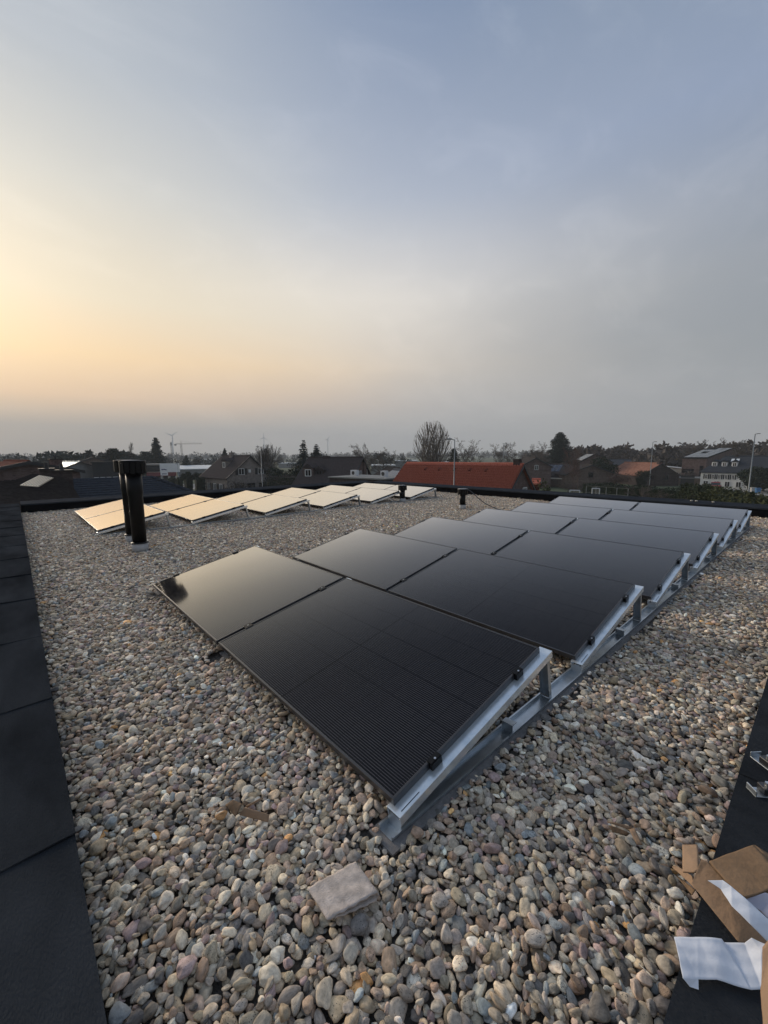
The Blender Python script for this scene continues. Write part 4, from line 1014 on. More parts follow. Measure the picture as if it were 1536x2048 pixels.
# --- orange roofed house, gable towards us
s5 = House('orange_roofed_house', 'dark brick house with mottled orange tiled roof and gable chimney', G(1324, 112), G(1252, 124), 4.3, zp(1324, 928, 112), zp(1360, 952, 112), 'brick_dark', 'orange_tile', over=0.25)
s5.chimney(0.4, 0.0, zp(1322, 922, 112), 0.9, 0.9, 'brick_dark', cap=False)
s5.window('A', -1.4, zp(1340, 955, 112), 0.9, 1.1, frame='dark_frame'); s5.window('A', 1.8, zp(1305, 955, 112), 0.8, 1.0, frame='dark_frame')
o = empty('garage', V3(G(1380, 122), GZ)); tag(o, 'low brown brick garage with flat roof left of the tall brick block', 'garage')
dx = hdir(1380); rx = Vector((dx.y, -dx.x)); hz_ = zp(1380, 957, 119) - GZ
MB().obox((0, 0, hz_ / 2), (*rx, 0), (*dx, 0), (0, 0, 1), 3.4, 3.0, hz_ / 2).build('wall', M['brick_brown'], o)
MB().obox((0, 0, hz_ + 0.1), (*rx, 0), (*dx, 0), (0, 0, 1), 3.55, 3.15, 0.1).build('roof', M['render_grey'], o)
MB().obox(Vector((*(-dx * 3.02), 1.1)), (*rx, 0), (*dx, 0), (0, 0, 1), 1.3, 0.03, 1.1).build('door', M['dark_frame'], o)
o = empty('cream_shed', V3(G(1352, 135), GZ)); tag(o, 'cream-walled outbuilding with sagging roof between orange roof and brick block', 'shed')
dx = hdir(1352); rx = Vector((dx.y, -dx.x)); hz_ = zp(1352, 937, 135) - GZ
MB().obox((0, 0, hz_ / 2), (*rx, 0), (*dx, 0), (0, 0, 1), 1.9, 2.5, hz_ / 2).build('wall', M['render_cream'], o)
MB().prism([Vector((*(rx * -2.1 - dx * 2.7), hz_ + 0.5)), Vector((*(rx * 2.1 - dx * 2.7), hz_ + 0.02)), Vector((*(rx * 2.1 + dx * 2.7), hz_ + 0.02)), Vector((*(rx * -2.1 + dx * 2.7), hz_ + 0.5))], (0, 0, 0.15)).build('roof', M['white_frame'], o)
# --- tall brick block with mono-pitch solar roof
d0 = 128
o = empty('brick_block', V3(G(1415, d0), GZ)); tag(o, 'tall plain brick block with pale solar panels on its sloping roof', 'building')
pl = [G(1366, d0 - 1), G(1415, d0 - 2), G(1464, d0 + 12), G(1413, d0 + 14)]
zs = [zp(1368, 917, d0 - 1), zp(1415, 917, d0 - 2), zp(1464, 898, d0 + 12), zp(1413, 898, d0 + 14)]
base = Vector(o.location)
bot = [V3(p, GZ) - base for p in pl]; top = [V3(p, z) - base for p, z in zip(pl, zs)]
MB().add(bot + top, [(0, 1, 5, 4), (1, 2, 6, 5), (2, 3, 7, 6), (3, 0, 4, 7), (4, 5, 6, 7), (0, 3, 2, 1)]).build('wall', M['brick_mauve'], o)
cen = sum(top, Vector()) / 4
rt_ = [cen + (p - cen) * 1.03 + Vector((0, 0, 0.03)) for p in top]
MB().prism(rt_, (0, 0, 0.15)).build('roof', M['dark_cladding'], o)
lerp = lambda a, b, t: a + (b - a) * t
def quad_on(u0, u1, v0, v1, lift=0.25):
    f = lambda u, v: lerp(lerp(top[0], top[1], u), lerp(top[3], top[2], u), v) + Vector((0, 0, lift))
    return [f(u0, v0), f(u1, v0), f(u1, v1), f(u0, v1)]
for u in range(4):
    for v in range(5):
        if (u, v) in ((1, 4), (0, 4), (1, 2)): continue
        MB().prism(quad_on(0.03 + u * 0.245, 0.03 + u * 0.245 + 0.235, 0.02 + v * 0.195, 0.02 + v * 0.195 + 0.188), (0, 0, 0.05)).build('roof_solar_panel', M['solar_grey'], o)
wv = (top[1] - top[0]).normalized(); wn_ = Vector((wv.y, -wv.x, 0)).normalized()
f0 = bot[0]; 
for u, z, w_, h_ in ((1.3, 3.0, 1.2, 0.5), (4.0, 3.0, 0.35, 1.3)):
    MB().obox(f0 + Vector((wv.x, wv.y, 0)).normalized() * u + Vector((0, 0, z)) + wn_ * 0.01, (*Vector((wv.x, wv.y)).normalized(), 0), wn_, (0, 0, 1), w_, 0.03, h_).build('window', M['pane'], o)
# --- white house with mansard roof, dormers and shuttered windows
A = G(1416, 116); B = G(1640, 114)
wh = House('white_house', 'white house with black mansard roof, three dormers and shuttered windows', A, B, 4.5, zp(1480, 914, 116), zp(1450, 944, 112), 'render_white', 'slate', over=0.3, hipA=3.0)
sd = 1 if wh.n.dot(-Vector((A.x, A.y))) > 0 else -1
fc = 'L' if sd > 0 else 'R'
for i, px in enumerate((1436, 1456, 1475)):
    lo_ = None
for i in range(3): wh.dormer(sd, 1.9 + i * 1.65, 3.6, 0.95, 1.0, 'white_frame', 'slate', depth=1.4)
for i in range(2): wh.roof_item(sd, 4.6 + i * 0.8, 1.5, 0.6, 1.1, 'skylight', 'white_roof', frame='dark_frame')
for i in range(5): wh.window(fc, -wh.len / 2 + 1.0 + i * 1.1, wh.zl - 1.0, 0.45, 0.9, shutters=True, bars=1)
for i in range(8): wh.window(fc, -wh.len / 2 + 1.0 + i * 1.8, GZ + 0.9, 0.8, 1.1, bars=1)
wh.chimney(5.0, 0.0, wh.zr + 0.5, 0.5, 0.5, 'brick_dark', cap=True)

# --- left: slate hip roof just beyond the parapet
rid_y = 36.0
A = Vector((rid_y * math.tan(R(4.3)) - 4.6, rid_y)); 
pA, pB = at(130, 965, rid_y / hdir(130).y), at(303, 961, rid_y / hdir(303).y)
zr = (pA.z + pB.z) / 2
hipw = 5.2
hp = House('hip_roofed_house', 'low house with blue-black slate hip roof just beyond the back parapet', Vector((pA.x - hipw, rid_y)), Vector((pB.x + hipw, rid_y)), hipw, zr, zr - 2.75, 'brick_dark', 'slate', over=0.35, hipA=hipw, hipB=hipw)
def courses(h, sg, mat, tl=0.30, hA=0.0, hB=0.0):
    """slate courses as low steps on a slope, trimmed to the hips"""
    ax, dn, nn = h.slope_frame(sg); hh, ze_ = (h.hl, h.zl) if sg > 0 else (h.hr, h.zrr)
    Ls = math.hypot(hh, h.zr - ze_); nr = int(Ls / tl); r = random.Random(8); mb = MB()
    for k in range(nr):
        t0, t1 = k * tl, k * tl + tl * 1.02
        x0 = hA * (1 - t0 / Ls) + 0.02; x1 = h.len - hB * (1 - t0 / Ls) - 0.02
        x = x0 + r.uniform(0, 0.3)
        O = h.P(0, 0, h.zr)
        while x < x1 - 0.05:
            w = 0.42; e1 = min(x + w - 0.01, x1); j = r.uniform(0, 0.012)
            f = lambda u, t, l: O + ax * u + dn * t + nn * l
            mb.add([f(x, t0, 0.205), f(e1, t0, 0.205), f(e1, t1, 0.235 + j), f(x, t1, 0.235 + j), f(e1, t1, 0.20), f(x, t1, 0.20)], [(0, 1, 2, 3), (3, 2, 4, 5)])
            x += w
    return tag(mb.build('slate_courses', mat, h.root), kind='stuff')
sgf = 1 if hp.n.dot(-Vector((hp.A.x, hp.A.y))) > 0 else -1
courses(hp, sgf, M['slate'], 0.30, hipw, hipw)
for sg_, hx0, hx1 in ((1, hp.P(hipw, 0, zr), hp.P(-0.3, sgf * (hipw + 0.3), zr - 2.9)), (2, hp.P(hp.len - hipw, 0, zr), hp.P(hp.len + 0.3, sgf * (hipw + 0.3), zr - 2.9)),
                      (3, hp.P(hipw, 0, zr), hp.P(-0.3, -sgf * (hipw + 0.3), zr - 2.9)), (4, hp.P(hp.len - hipw, 0, zr), hp.P(hp.len + 0.3, -sgf * (hipw + 0.3), zr - 2.9))):
    nseg = 18
    for k in range(nseg):
        a_, b_ = lerp(hx0, hx1, k / nseg), lerp(hx0, hx1, (k + 1.12) / nseg)
        MB().tube(a_ + Vector((0, 0, 0.22)), b_ + Vector((0, 0, 0.27)), 0.11, 0.13, 7).build('hip_tile', M['slate'], hp.root)
# --- left: tiled house with the gleaming panel, and a brick gable house behind it
d1 = 30
a_, b_, dd_ = at(39.7, 975.5, 27.0), at(76.8, 978, 27.0), at(78, 955.3, 31.5)
Nn = (b_ - a_).cross(dd_ - a_).normalized()
if Nn.z < 0: Nn = -Nn
th = empty('tiled_house', V3(G(40, 29), GZ)); tag(th, 'dark tiled roof carrying a gleaming striped panel at the far left', 'house')
tb = Vector(th.location)
rp = [on_plane(x, y, a_, Nn) for x, y in ((-90, 1022), (172, 1016), (142, 968), (128, 958), (106, 951), (68, 947.5), (30, 961), (-90, 966))]
MB().prism([p - tb - Nn * 0.06 for p in rp], -Nn * 0.2).build('roof_slope', M['dark_tile'], th)
lowz = min(p.z for p in rp)
MB().prism([Vector((p.x, p.y, GZ)) - tb for p in (rp[0], rp[1], rp[2], rp[5], rp[7])], (0, 0, lowz - GZ - 0.3)).build('wall', M['brick_dark'], th)
cpt = on_plane(106.8, 960, a_, Nn); q4 = [a_ - tb, b_ - tb, cpt - tb, dd_ - tb]
sp = MB().prism([p + Nn * 0.10 for p in q4], Nn * 0.05).build('roof_solar_panel', M['collector_sky_glare'], th)
for k in range(8):
    t0 = k / 7 * 0.98; p0, p1 = lerp(q4[0], q4[1], t0), lerp(q4[3], q4[2], t0); w_ = (q4[1] - q4[0]) / 7 * 0.14
    MB().prism([p0 + Nn * 0.155, p0 + w_ + Nn * 0.155, p1 + w_ + Nn * 0.155, p1 + Nn * 0.155], Nn * 0.02).build('rib', M['coping_metal'], sp)
# tile courses: strips of the slope, each a low step above the next
cu = (b_ - a_).normalized(); cv = Nn.cross(cu).normalized(); cv = cv if cv.z > 0 else -cv
def clip(poly, f):
    out_ = []
    for i in range(len(poly)):
        p, q = poly[i], poly[(i + 1) % len(poly)]; fp, fq = f(p), f(q)
        if fp >= 0: out_.append(p)
        if fp * fq < 0: out_.append(p + (q - p) * (fp / (fp - fq)))
    return out_
vv = [(p - a_).dot(cv) for p in rp]; v0, v1 = min(vv), max(vv); nst = int((v1 - v0) / 0.34)
for k in range(nst):
    lo_, hi_ = v0 + k * 0.34, v0 + (k + 1.05) * 0.34
    pg = clip(clip(rp, lambda p: (p - a_).dot(cv) - lo_), lambda p: hi_ - (p - a_).dot(cv))
    if len(pg) < 3: continue
    top_ = [p + Nn * (0.055 - 0.05 * ((p - a_).dot(cv) - lo_) / 0.34) - tb for p in pg]
    MB().prism(top_, -Nn * 0.05).build('tile_course', M['dark_tile'], th)
for px, y0_, y1_, w_, mat in ((95, 939, 955, 0.34, 'brick_dark'), (125, 942, 958, 0.5, 'brick_dark')):
    c_ = at(px, y1_, 33); zt = zp(px, y0_, 33)
    o = MB().box(-w_, w_, -0.4, 0.4, -1.5, zt - c_.z).build('chimney', M[mat], th); o.location = c_ - tb
    MB().box(-w_ - 0.06, w_ + 0.06, -0.46, 0.46, zt - c_.z + 0.002, zt - c_.z + 0.08).build('chimney_cap', M['dark_frame'], o)
    MB().tube((0, 0, zt - c_.z + 0.08), (0, 0, zt - c_.z + 0.45), 0.12, 0.10, 8).build('pot', M['dark_frame'], o)
bg_ = House('brick_gable_house', 'brick gable with maroon roof edges and tall chimneys at the far left', G(55, 44), G(10, 54), 3.4, zp(55, 927, 44), zp(85, 946, 44), 'brick_mauve', 'maroon_tile', over=0.3)
bg_.chimney(0.3, 3.5, zp(18, 921, 44), 1.1, 0.9, 'brick_dark', z0=GZ + 2); bg_.chimney(4.0, -2.6, zp(78, 920, 44), 0.9, 0.8, 'brick_mauve', z0=GZ + 2)
sdl = 1
for i in range(2): bg_.roof_item(1, 3.2 + i * 1.3, 3.0, 1.15, 1.9, 'roof_solar_panel', 'solar_grey', frame='white_frame')
# --- left middle distance: sheds, shops, warehouses
def block(name, label, px0, px1, d, py_top, depth, wall, cat='building', band=None, roof='render_grey', wins=0, winz=1.6, wh_=1.4, slope=0.0):
    A, B = G(px0, d), G(px1, d); ax_ = (B - A).normalized(); nn_ = Vector((-ax_.y, ax_.x)); 
    if nn_.dot(A) < 0: nn_ = -nn_
    c = (A + B) / 2 + nn_ * depth / 2; o = empty(name, (c.x, c.y, GZ), 0); tag(o, label, cat)
    h = zp((px0 + px1) / 2, py_top, d) - GZ; L2 = (B - A).length / 2; a3, n3 = (*ax_, 0), (*nn_, 0)
    MB().obox((0, 0, h / 2), a3, n3, (0, 0, 1), L2, depth / 2, h / 2).build('wall', M[wall], o)
    av, nv = Vector(a3), Vector(n3)
    MB().prism([-av * (L2 + 0.2) - nv * (depth/2 + 0.2) + Vector((0, 0, h + 0.01)), av * (L2 + 0.2) - nv * (depth/2 + 0.2) + Vector((0, 0, h + 0.01)),
                av * (L2 + 0.2) + nv * (depth/2 + 0.2) + Vector((0, 0, h + 0.01 + slope)), -av * (L2 + 0.2) + nv * (depth/2 + 0.2) + Vector((0, 0, h + 0.01 + slope))], (0, 0, 0.25)).build('roof', M[roof], o)
    if band: MB().obox(-nv * (depth / 2 + 0.06) + Vector((0, 0, h - band[1] / 2 - 0.1)), a3, n3, (0, 0, 1), L2, 0.06, band[1] / 2).build('fascia', M[band[0]], o)
    for i in range(wins):
        u = -L2 + (i + 0.5) * 2 * L2 / wins; cc = av * u - nv * (depth / 2 + 0.03) + Vector((0, 0, winz))
        f = MB().obox(cc, a3, n3, (0, 0, 1), L2 / wins * 0.8, 0.04, wh_ / 2).build('window', M['white_frame'], o)
        MB().obox(cc - nv * 0.02, a3, n3, (0, 0, 1), L2 / wins * 0.7, 0.04, wh_ / 2 - 0.08).build('pane', M['pane'], f)
    return o, av, nv, L2, h
sh = House('pale_roofed_house', 'small house with pale blue-green metal roof in the left distance', G(124, 112), G(157, 108), 3.6, zp(140, 925, 110), zp(140, 937, 108), 'render_grey', 'green_roof', over=0.3)
sdx = 1 if sh.n.dot(-Vector((sh.A.x, sh.A.y))) > 0 else -1
for u in (-1.4, 1.2): sh.window('L' if sdx > 0 else 'R', u, GZ + 2.2, 0.9, 1.2)
dk = House('dim_gabled_house', 'dim brown gabled house behind the dark glass-fronted building', G(187, 122), G(182, 134), 5.2, zp(187, 916, 122), zp(170, 930, 122), 'brick_brown', 'dark_tile', over=0.3)
dk.window('A', 0.6, GZ + 2.0, 1.2, 1.4); dk.window('A', -1.8, GZ + 2.0, 1.0, 1.4)
block('dark_shop', 'dark clad flat-roofed shop with glazed front left of the pipes', 182, 245, 104, 926, 9, 'dark_cladding', wins=5, winz=2.0, wh_=2.4, roof='dark_cladding')
o, av, nv, L2, h = block('roadside_shop', 'low roadside shop with dark and dark-red fascia beside white billboard', 290, 350, 128, 930, 10, 'render_cream', band=('dark_cladding', 1.7), wins=4, winz=1.6, wh_=1.8)
MB().obox(-nv * 5.12 + Vector((0, 0, h - 2.5)), av, nv, (0, 0, 1), L2, 0.05, 0.55).build('fascia', M['red_cladding'], o)
bb = empty('billboard', V3(G(338, 120), GZ)); tag(bb, 'white roadside billboard on posts with small blue lettering panel', 'billboard')
dx = hdir(338); rx = Vector((dx.y, -dx.x)); r3, d3 = Vector((*rx, 0)), Vector((*dx, 0))
zc = (zp(338, 928, 120) + zp(338, 943, 120)) / 2 - GZ
MB().obox((0, 0, zc), r3, d3, (0, 0, 1), 2.3, 0.08, 1.15).build('board', M['render_white'], bb)
pn = MB().obox(-r3 * 1.4 - d3 * 0.14 + Vector((0, 0, zc - 1.0)), r3, d3, (0, 0, 1), 0.85, 0.05, 0.95).build('sign_panel', M['white_frame'], bb)
for i, (u, z, w_) in enumerate(((-0.35, 0.55, 0.22), (0.1, 0.6, 0.2), (0.45, 0.5, 0.14), (-0.4, -0.55, 0.1), (-0.12, -0.55, 0.1), (0.15, -0.55, 0.1), (0.42, -0.55, 0.1))):
    MB().obox(-r3 * (1.4 - u) - d3 * 0.20 + Vector((0, 0, zc - 1.0 + z)), r3, d3, (0, 0, 1), w_, 0.01, 0.13).build('lettering', M['sign_ink'], pn)
for u in (-1.9, 1.9): MB().tube(r3 * u + d3 * 0.15, r3 * u + d3 * 0.15 + Vector((0, 0, zc + 1)), 0.09, n=8).build('post', M['lamp_metal'], bb)
block('white_warehouse', 'long low warehouse with bright white roof beyond the clipped hedges', 352, 424, 150, 939, 14, 'render_grey', roof='white_roof', slope=0.9)
block('pale_greenhouse', 'long pale glasshouse beyond the grey gabled house', 520, 545, 210, 928, 30, 'white_roof', roof='white_roof')
block('pale_hall', 'pale industrial hall roof between gabled house and tall conifers', 556, 600, 260, 927, 30, 'render_grey', roof='white_roof')
block('distant_hall', 'long distant pale hall left of the gabled house', 398, 440, 320, 919, 30, 'render_grey', roof='white_roof')
block('low_white_hall', 'low white hall seen behind the big bare tree', 790, 835, 200, 922, 22, 'render_grey', roof='white_roof')
block('mid_hall', 'low grey hall with light roof right of the long dark roof', 742, 790, 140, 932, 18, 'render_grey', roof='white_roof')
block('small_white_hall', 'small white hall right of the big bare tree', 870, 900, 190, 925, 16, 'render_grey', roof='white_roof')
sv = House('slate_shed', 'low shed with blue-grey metal roof left of red roof', G(788, 60), G(812, 58), 2.6, zp(800, 942, 59), zp(800, 956, 58), 'dark_cladding', 'solar_far', over=0.1)
sv2 = House('dark_barn', 'dark low barn roof behind the flat annexe', G(772, 68), G(800, 66), 4.0, zp(786, 938, 67), zp(786, 956, 66), 'dark_cladding', 'dark_tile', over=0.1)
sv3 = House('row_house', 'low dark-roofed row of houses at the edge of the wood', G(1215, 150), G(1262, 150), 5, zp(1240, 920, 150), zp(1240, 930, 148), 'brick_dark', 'slate', over=0.2)
for k in range(4): sv3.window('R' if sv3.n.dot(sv3.A) > 0 else 'L', -3.5 + k * 2.4, GZ + 2.5, 0.9, 1.2)

# ------------------------------------------------------------------ trees
def segs_to_mesh(name, S, mat, sides=4):
    """S rows: x0 y0 z0 x1 y1 z1 r0 r1 -> one mesh of tapered prisms"""
    S = np.asarray(S); p0, p1 = S[:, :3], S[:, 3:6]; d = p1 - p0; d /= np.linalg.norm(d, axis=1)[:, None] + 1e-9
    ref = np.where(np.abs(d[:, 2:3]) < 0.9, np.array([[0, 0, 1.0]]), np.array([[1.0, 0, 0]]))
    a = np.cross(d, ref); a /= np.linalg.norm(a, axis=1)[:, None] + 1e-9; b = np.cross(d, a)
    V_ = []
    for p, r in ((p0, S[:, 6]), (p1, S[:, 7])):
        for k in range(sides):
            t = 2 * math.pi * k / sides; V_.append(p + a * (r * math.cos(t))[:, None] + b * (r * math.sin(t))[:, None])
    V_ = np.stack(V_, 1).reshape(-1, 3); n = len(S); base = np.arange(n)[:, None] * (2 * sides)
    F_ = np.concatenate([base + np.array([[k, (k + 1) % sides, sides + (k + 1) % sides, sides + k]]) for k in range(sides)])
    return np_mesh(name, V_, F_, mat, False)
def grow(rng_, S, p, d, ln, r, lvl, par):
    """one branch as a bent chain that throws off children"""
    nseg = par['nseg'][lvl]; step = ln / nseg; pts = []
    for i in range(nseg):
        r1 = r * (1 - 0.75 * (i + 1) / nseg) if lvl else r * (1 - par.get('taper', 0.6) * (i + 1) / nseg)
        q = p + d * step; S.append((*p, *q, r * (1 - 0.75 * i / nseg) if lvl else r * (1 - par.get('taper', 0.6) * i / nseg), max(r1, par['rmin']))); pts.append((q, d, r1)); p = q
        d = d + Vector((rng_.gauss(0, par['wob']), rng_.gauss(0, par['wob']), rng_.gauss(0, par['wob']) + par['trop'][lvl])); d.normalize()
    if lvl + 1 >= len(par['nseg']): return
    nc = par['kids'][lvl]; f0 = par['start'][lvl]
    for c in range(nc):
        f = f0 + (1 - f0) * (c + rng_.random()) / nc; i = min(int(f * nseg), nseg - 1); q, dd, rr = pts[i]
        q = q - dd * (step * rng_.random())
        ang = rng_.gauss(par['ang'][lvl], 0.13); az = rng_.uniform(0, 6.283) if lvl == 0 else rng_.uniform(0, 6.283)
        side = dd.orthogonal().normalized(); side.rotate(Matrix.Rotation(az, 3, dd))
        nd = (dd * math.cos(ang) + side * math.sin(ang)).normalized()
        grow(rng_, S, q, nd, ln * par['len'][lvl] * (1.12 - par.get('fall', 0.6) * f) * rng_.uniform(0.75, 1.2), max(rr * 0.62, par['rmin'] * 1.5), lvl + 1, par)
FAN = dict(nseg=[10, 9, 6, 4], kids=[30, 11, 6], start=[0.08, 0.2, 0.2], ang=[0.62, 0.34, 0.4], len=[0.62, 0.36, 0.5], trop=[0.02, 0.085, 0.06, 0.03], wob=0.05, rmin=0.010, taper=0.75, fall=0.62)
ROUND = dict(nseg=[7, 7, 5, 4, 3], kids=[12, 7, 6, 5], start=[0.28, 0.25, 0.2, 0.2], ang=[0.85, 0.7, 0.65, 0.6], len=[0.62, 0.55, 0.5, 0.5], trop=[0.02, 0.05, 0.03, 0.02, 0.0], wob=0.11, rmin=0.012, taper=0.7, fall=0.5)
BIRCH = dict(nseg=[10, 6, 5, 3], kids=[22, 7, 5], start=[0.3, 0.2, 0.2], ang=[0.6, 0.6, 0.6], len=[0.34, 0.5, 0.5], trop=[0.0, 0.06, -0.02, -0.03], wob=0.06, rmin=0.009, taper=0.85, fall=0.7)
LITE = dict(nseg=[5, 5, 4, 3], kids=[11, 7, 6], start=[0.3, 0.25, 0.2], ang=[0.8, 0.7, 0.65], len=[0.6, 0.5, 0.5], trop=[0.02, 0.06, 0.03, 0.02], wob=0.12, rmin=0.018, taper=0.7, fall=0.5)
def tree_segments(seed, h, par, r0, stems=1, lean=0.12):
    rg = random.Random(seed); S = []
    for s_ in range(stems):
        d = Vector((rg.gauss(0, lean), rg.gauss(0, lean), 1)).normalized()
        grow(rg, S, Vector((rg.gauss(0, 0.05 * stems), rg.gauss(0, 0.05 * stems), 0)), d, h * 0.86 * rg.uniform(0.9, 1.0), r0 / math.sqrt(stems), 0, par)
    S = np.array(S); top = np.quantile(S[:, 5], 0.999); S[:, :6] *= h / top; return S
def dome_segments(seed, h):
    """multi-stemmed tree whose straight shoots fan out to an egg-shaped outline"""
    rg = random.Random(seed); S = []; c = Vector((0, 0, h * 0.60)); ex, ez = h * 0.27, h * 0.41
    def env(p): return ((p.x ** 2 + p.y ** 2) / ex ** 2 + ((p.z - c.z) / ez) ** 2)
    def shoot(p, d, ln, r, lvl):
        n_ = 7; st = ln / n_; q = p
        for i in range(n_):
            q2 = q + d * st
            if lvl and env(q2) > rg.uniform(0.93, 1.03): break
            S.append((*q, *q2, r * (1 - 0.8 * i / n_), r * (1 - 0.8 * (i + 1) / n_)))
            if lvl < 3 and (lvl > 0 or i > 0):
                for _ in range((2, 2, 1)[lvl]):
                    s_ = d.orthogonal().normalized(); s_.rotate(Matrix.Rotation(rg.uniform(0, 6.283), 3, d)); a_ = rg.gauss(0.42, 0.12)
                    nd = (d * math.cos(a_) + s_ * math.sin(a_) + Vector((0, 0, 0.16))).normalized()
                    shoot(q.lerp(q2, rg.random()), nd, ln * rg.uniform(0.34, 0.55), max(r * 0.45, 0.012), lvl + 1)
            q = q2; d = (d + Vector((rg.gauss(0, 0.03), rg.gauss(0, 0.03), 0.035))).normalized()
    for k in range(19):
        az = 2.4 * k; th = 0.05 + 0.70 * (k / 19) ** 0.8; d = Vector((math.cos(az) * math.sin(th), math.sin(az) * math.sin(th), math.cos(th)))
        shoot(Vector((0, 0, h * (0.06 + 0.012 * k))), d, h * 0.9 * (1 - 0.25 * th), 0.17 - 0.006 * k, 1)
    S.append((0, 0, 0, 0, 0, h * 0.2, 0.32, 0.25)); return np.array(S)
def bare_tree(name, label, px, d, py_top, par, seed, r0=0.2, mat='twig', trunk='bark', stems=1, lean=0.1, group=None, squash=1.0):
    p = G(px, d); h = zp(px, py_top, d) - GZ; S = tree_segments(seed, h, par, r0, stems, lean) if par is not None else dome_segments(seed, h)
    S[:, 6:] = np.maximum(S[:, 6:], d * (0.00013 if par is not None else 0.00010))
    S[:, [0, 1, 3, 4]] *= squash
    o = empty(name, (p.x, p.y, GZ)); tag(o, label, 'tree', group)
    thick = S[:, 6] > 0.055
    if thick.any(): link('trunk', segs_to_mesh('trunk', S[thick], M[trunk], 6), o)
    link('crown', segs_to_mesh('crown', S[~thick], M[mat], 3), o)
    return o
def leaf_cloud(pts, size, rg, flat=0.0, dirs=None):
    """little triangles scattered round points"""
    n = len(pts); a = rg.normal(size=(n, 3)); a[:, 2] *= (1 - flat); a /= np.linalg.norm(a, axis=1)[:, None]
    b = rg.normal(size=(n, 3)); b[:, 2] *= (1 - flat); b -= a * (a * b).sum(1)[:, None]; b /= np.linalg.norm(b, axis=1)[:, None] + 1e-9
    s = size * rg.uniform(0.6, 1.4, (n, 1))
    V_ = np.stack([pts + a * s, pts - a * s * 0.6 + b * s * 0.8, pts - a * s * 0.6 - b * s * 0.8], 1).reshape(-1, 3)
    return V_, np.arange(3 * n).reshape(-1, 3)
def conifer(name, label, px, d, py_top, rad, seed, mat='conifer', spires=1, droop=0.25, dens=1.0, z_low=0.08, shape=1.0, layer=0.55, gap=0.0, leaf=0.16):
    p = G(px, d); h = zp(px, py_top, d) - GZ; rg = np.random.default_rng(seed)
    o = empty(name, (p.x, p.y, GZ)); tag(o, label, 'tree')
    MB().tube((0, 0, 0), (0, 0, h * 0.97), 0.028 * h * 0.6, 0.02, 8).build('trunk', M['bark'], o)
    pts = []; S = []
    z = h * z_low
    while z < h * 0.985:
        t = (z / h - z_low) / (1 - z_low); R_ = rad * ((1 - t) ** shape) * rg.uniform(0.8, 1.12) + 0.12
        if shape < 0.9: R_ *= min(1, 0.55 + t * 3)
        nb = max(5, int(9 * (0.5 + R_ / rad)))
        for b in range(nb):
            if rg.random() < gap: continue
            az = 2 * math.pi * (b + rg.random()) / nb; L_ = R_ * rg.uniform(0.65, 1.1); nn_ = max(3, int(L_ * 26 * dens))
            s = rg.random(nn_) ** 0.7; zz = z + L_ * (0.18 * s - droop * s ** 2 * 1.6) + (0.2 * L_ if s.size else 0) * 0
            x = np.cos(az) * L_ * s; y = np.sin(az) * L_ * s; w = 0.16 * L_ * (1 - 0.5 * s) + 0.05
            P_ = np.stack([x, y, zz], 1) + rg.normal(size=(nn_, 3)) * np.stack([w, w, w * 0.45], 1); pts.append(P_)
            S.append((0, 0, z, np.cos(az) * L_ * 0.9, np.sin(az) * L_ * 0.9, z + L_ * (0.16 - droop), 0.035, 0.012))
        z += layer * rg.uniform(0.7, 1.3) * (0.5 + 0.5 * (1 - t))
    pts = np.concatenate(pts); V_, F_ = leaf_cloud(pts, leaf, rg, 0.35)
    link('crown', np_mesh('crown', V_, F_, M[mat]), o); link('branch', segs_to_mesh('branch', S, M['bark'], 3), o)
    return o
def clump_points(rg, n, rx, ry, rz, lobes, c=(0, 0, 0), hollow=0.55):
    """points through the outer part of a lobed crown"""
    L_ = rg.normal(size=(lobes, 3)); L_ /= np.linalg.norm(L_, axis=1)[:, None]; L_ *= np.array([rx, ry, rz]) * rg.uniform(0.35, 0.72, (lobes, 1)); k = rg.integers(0, lobes, n)
    v = rg.normal(size=(n, 3)); v /= np.linalg.norm(v, axis=1)[:, None]; rr = (hollow + (1 - hollow) * rg.random((n, 1))) * rg.uniform(0.36, 0.55, (lobes, 1))[k]
    return L_[k] + v * rr * np.array([rx, ry, rz]) + np.array(c)
def bush(name, label, px, d, py_top, rx, mat, seed, n=2600, zbot=0.1, lobes=14, cat='shrub', leaf=0.12, ry=None, group=None, kind=None):
    p = G(px, d); h = zp(px, py_top, d) - GZ; rg = np.random.default_rng(seed); o = empty(name, (p.x, p.y, GZ)); tag(o, label, cat, group)
    rz = h * (1 - zbot) / 2; P_ = clump_points(rg, n, rx, ry or rx, rz, lobes, (0, 0, h * zbot + rz)); P_[:, 2] = np.clip(P_[:, 2], 0.05, h)
    V_, F_ = leaf_cloud(P_, leaf, rg); link('crown', np_mesh('crown', V_, F_, M[mat]), o)
    MB().tube((0, 0, 0), (0, 0, h * 0.7), 0.09, 0.04, 7).build('trunk', M['bark'], o)
    return o
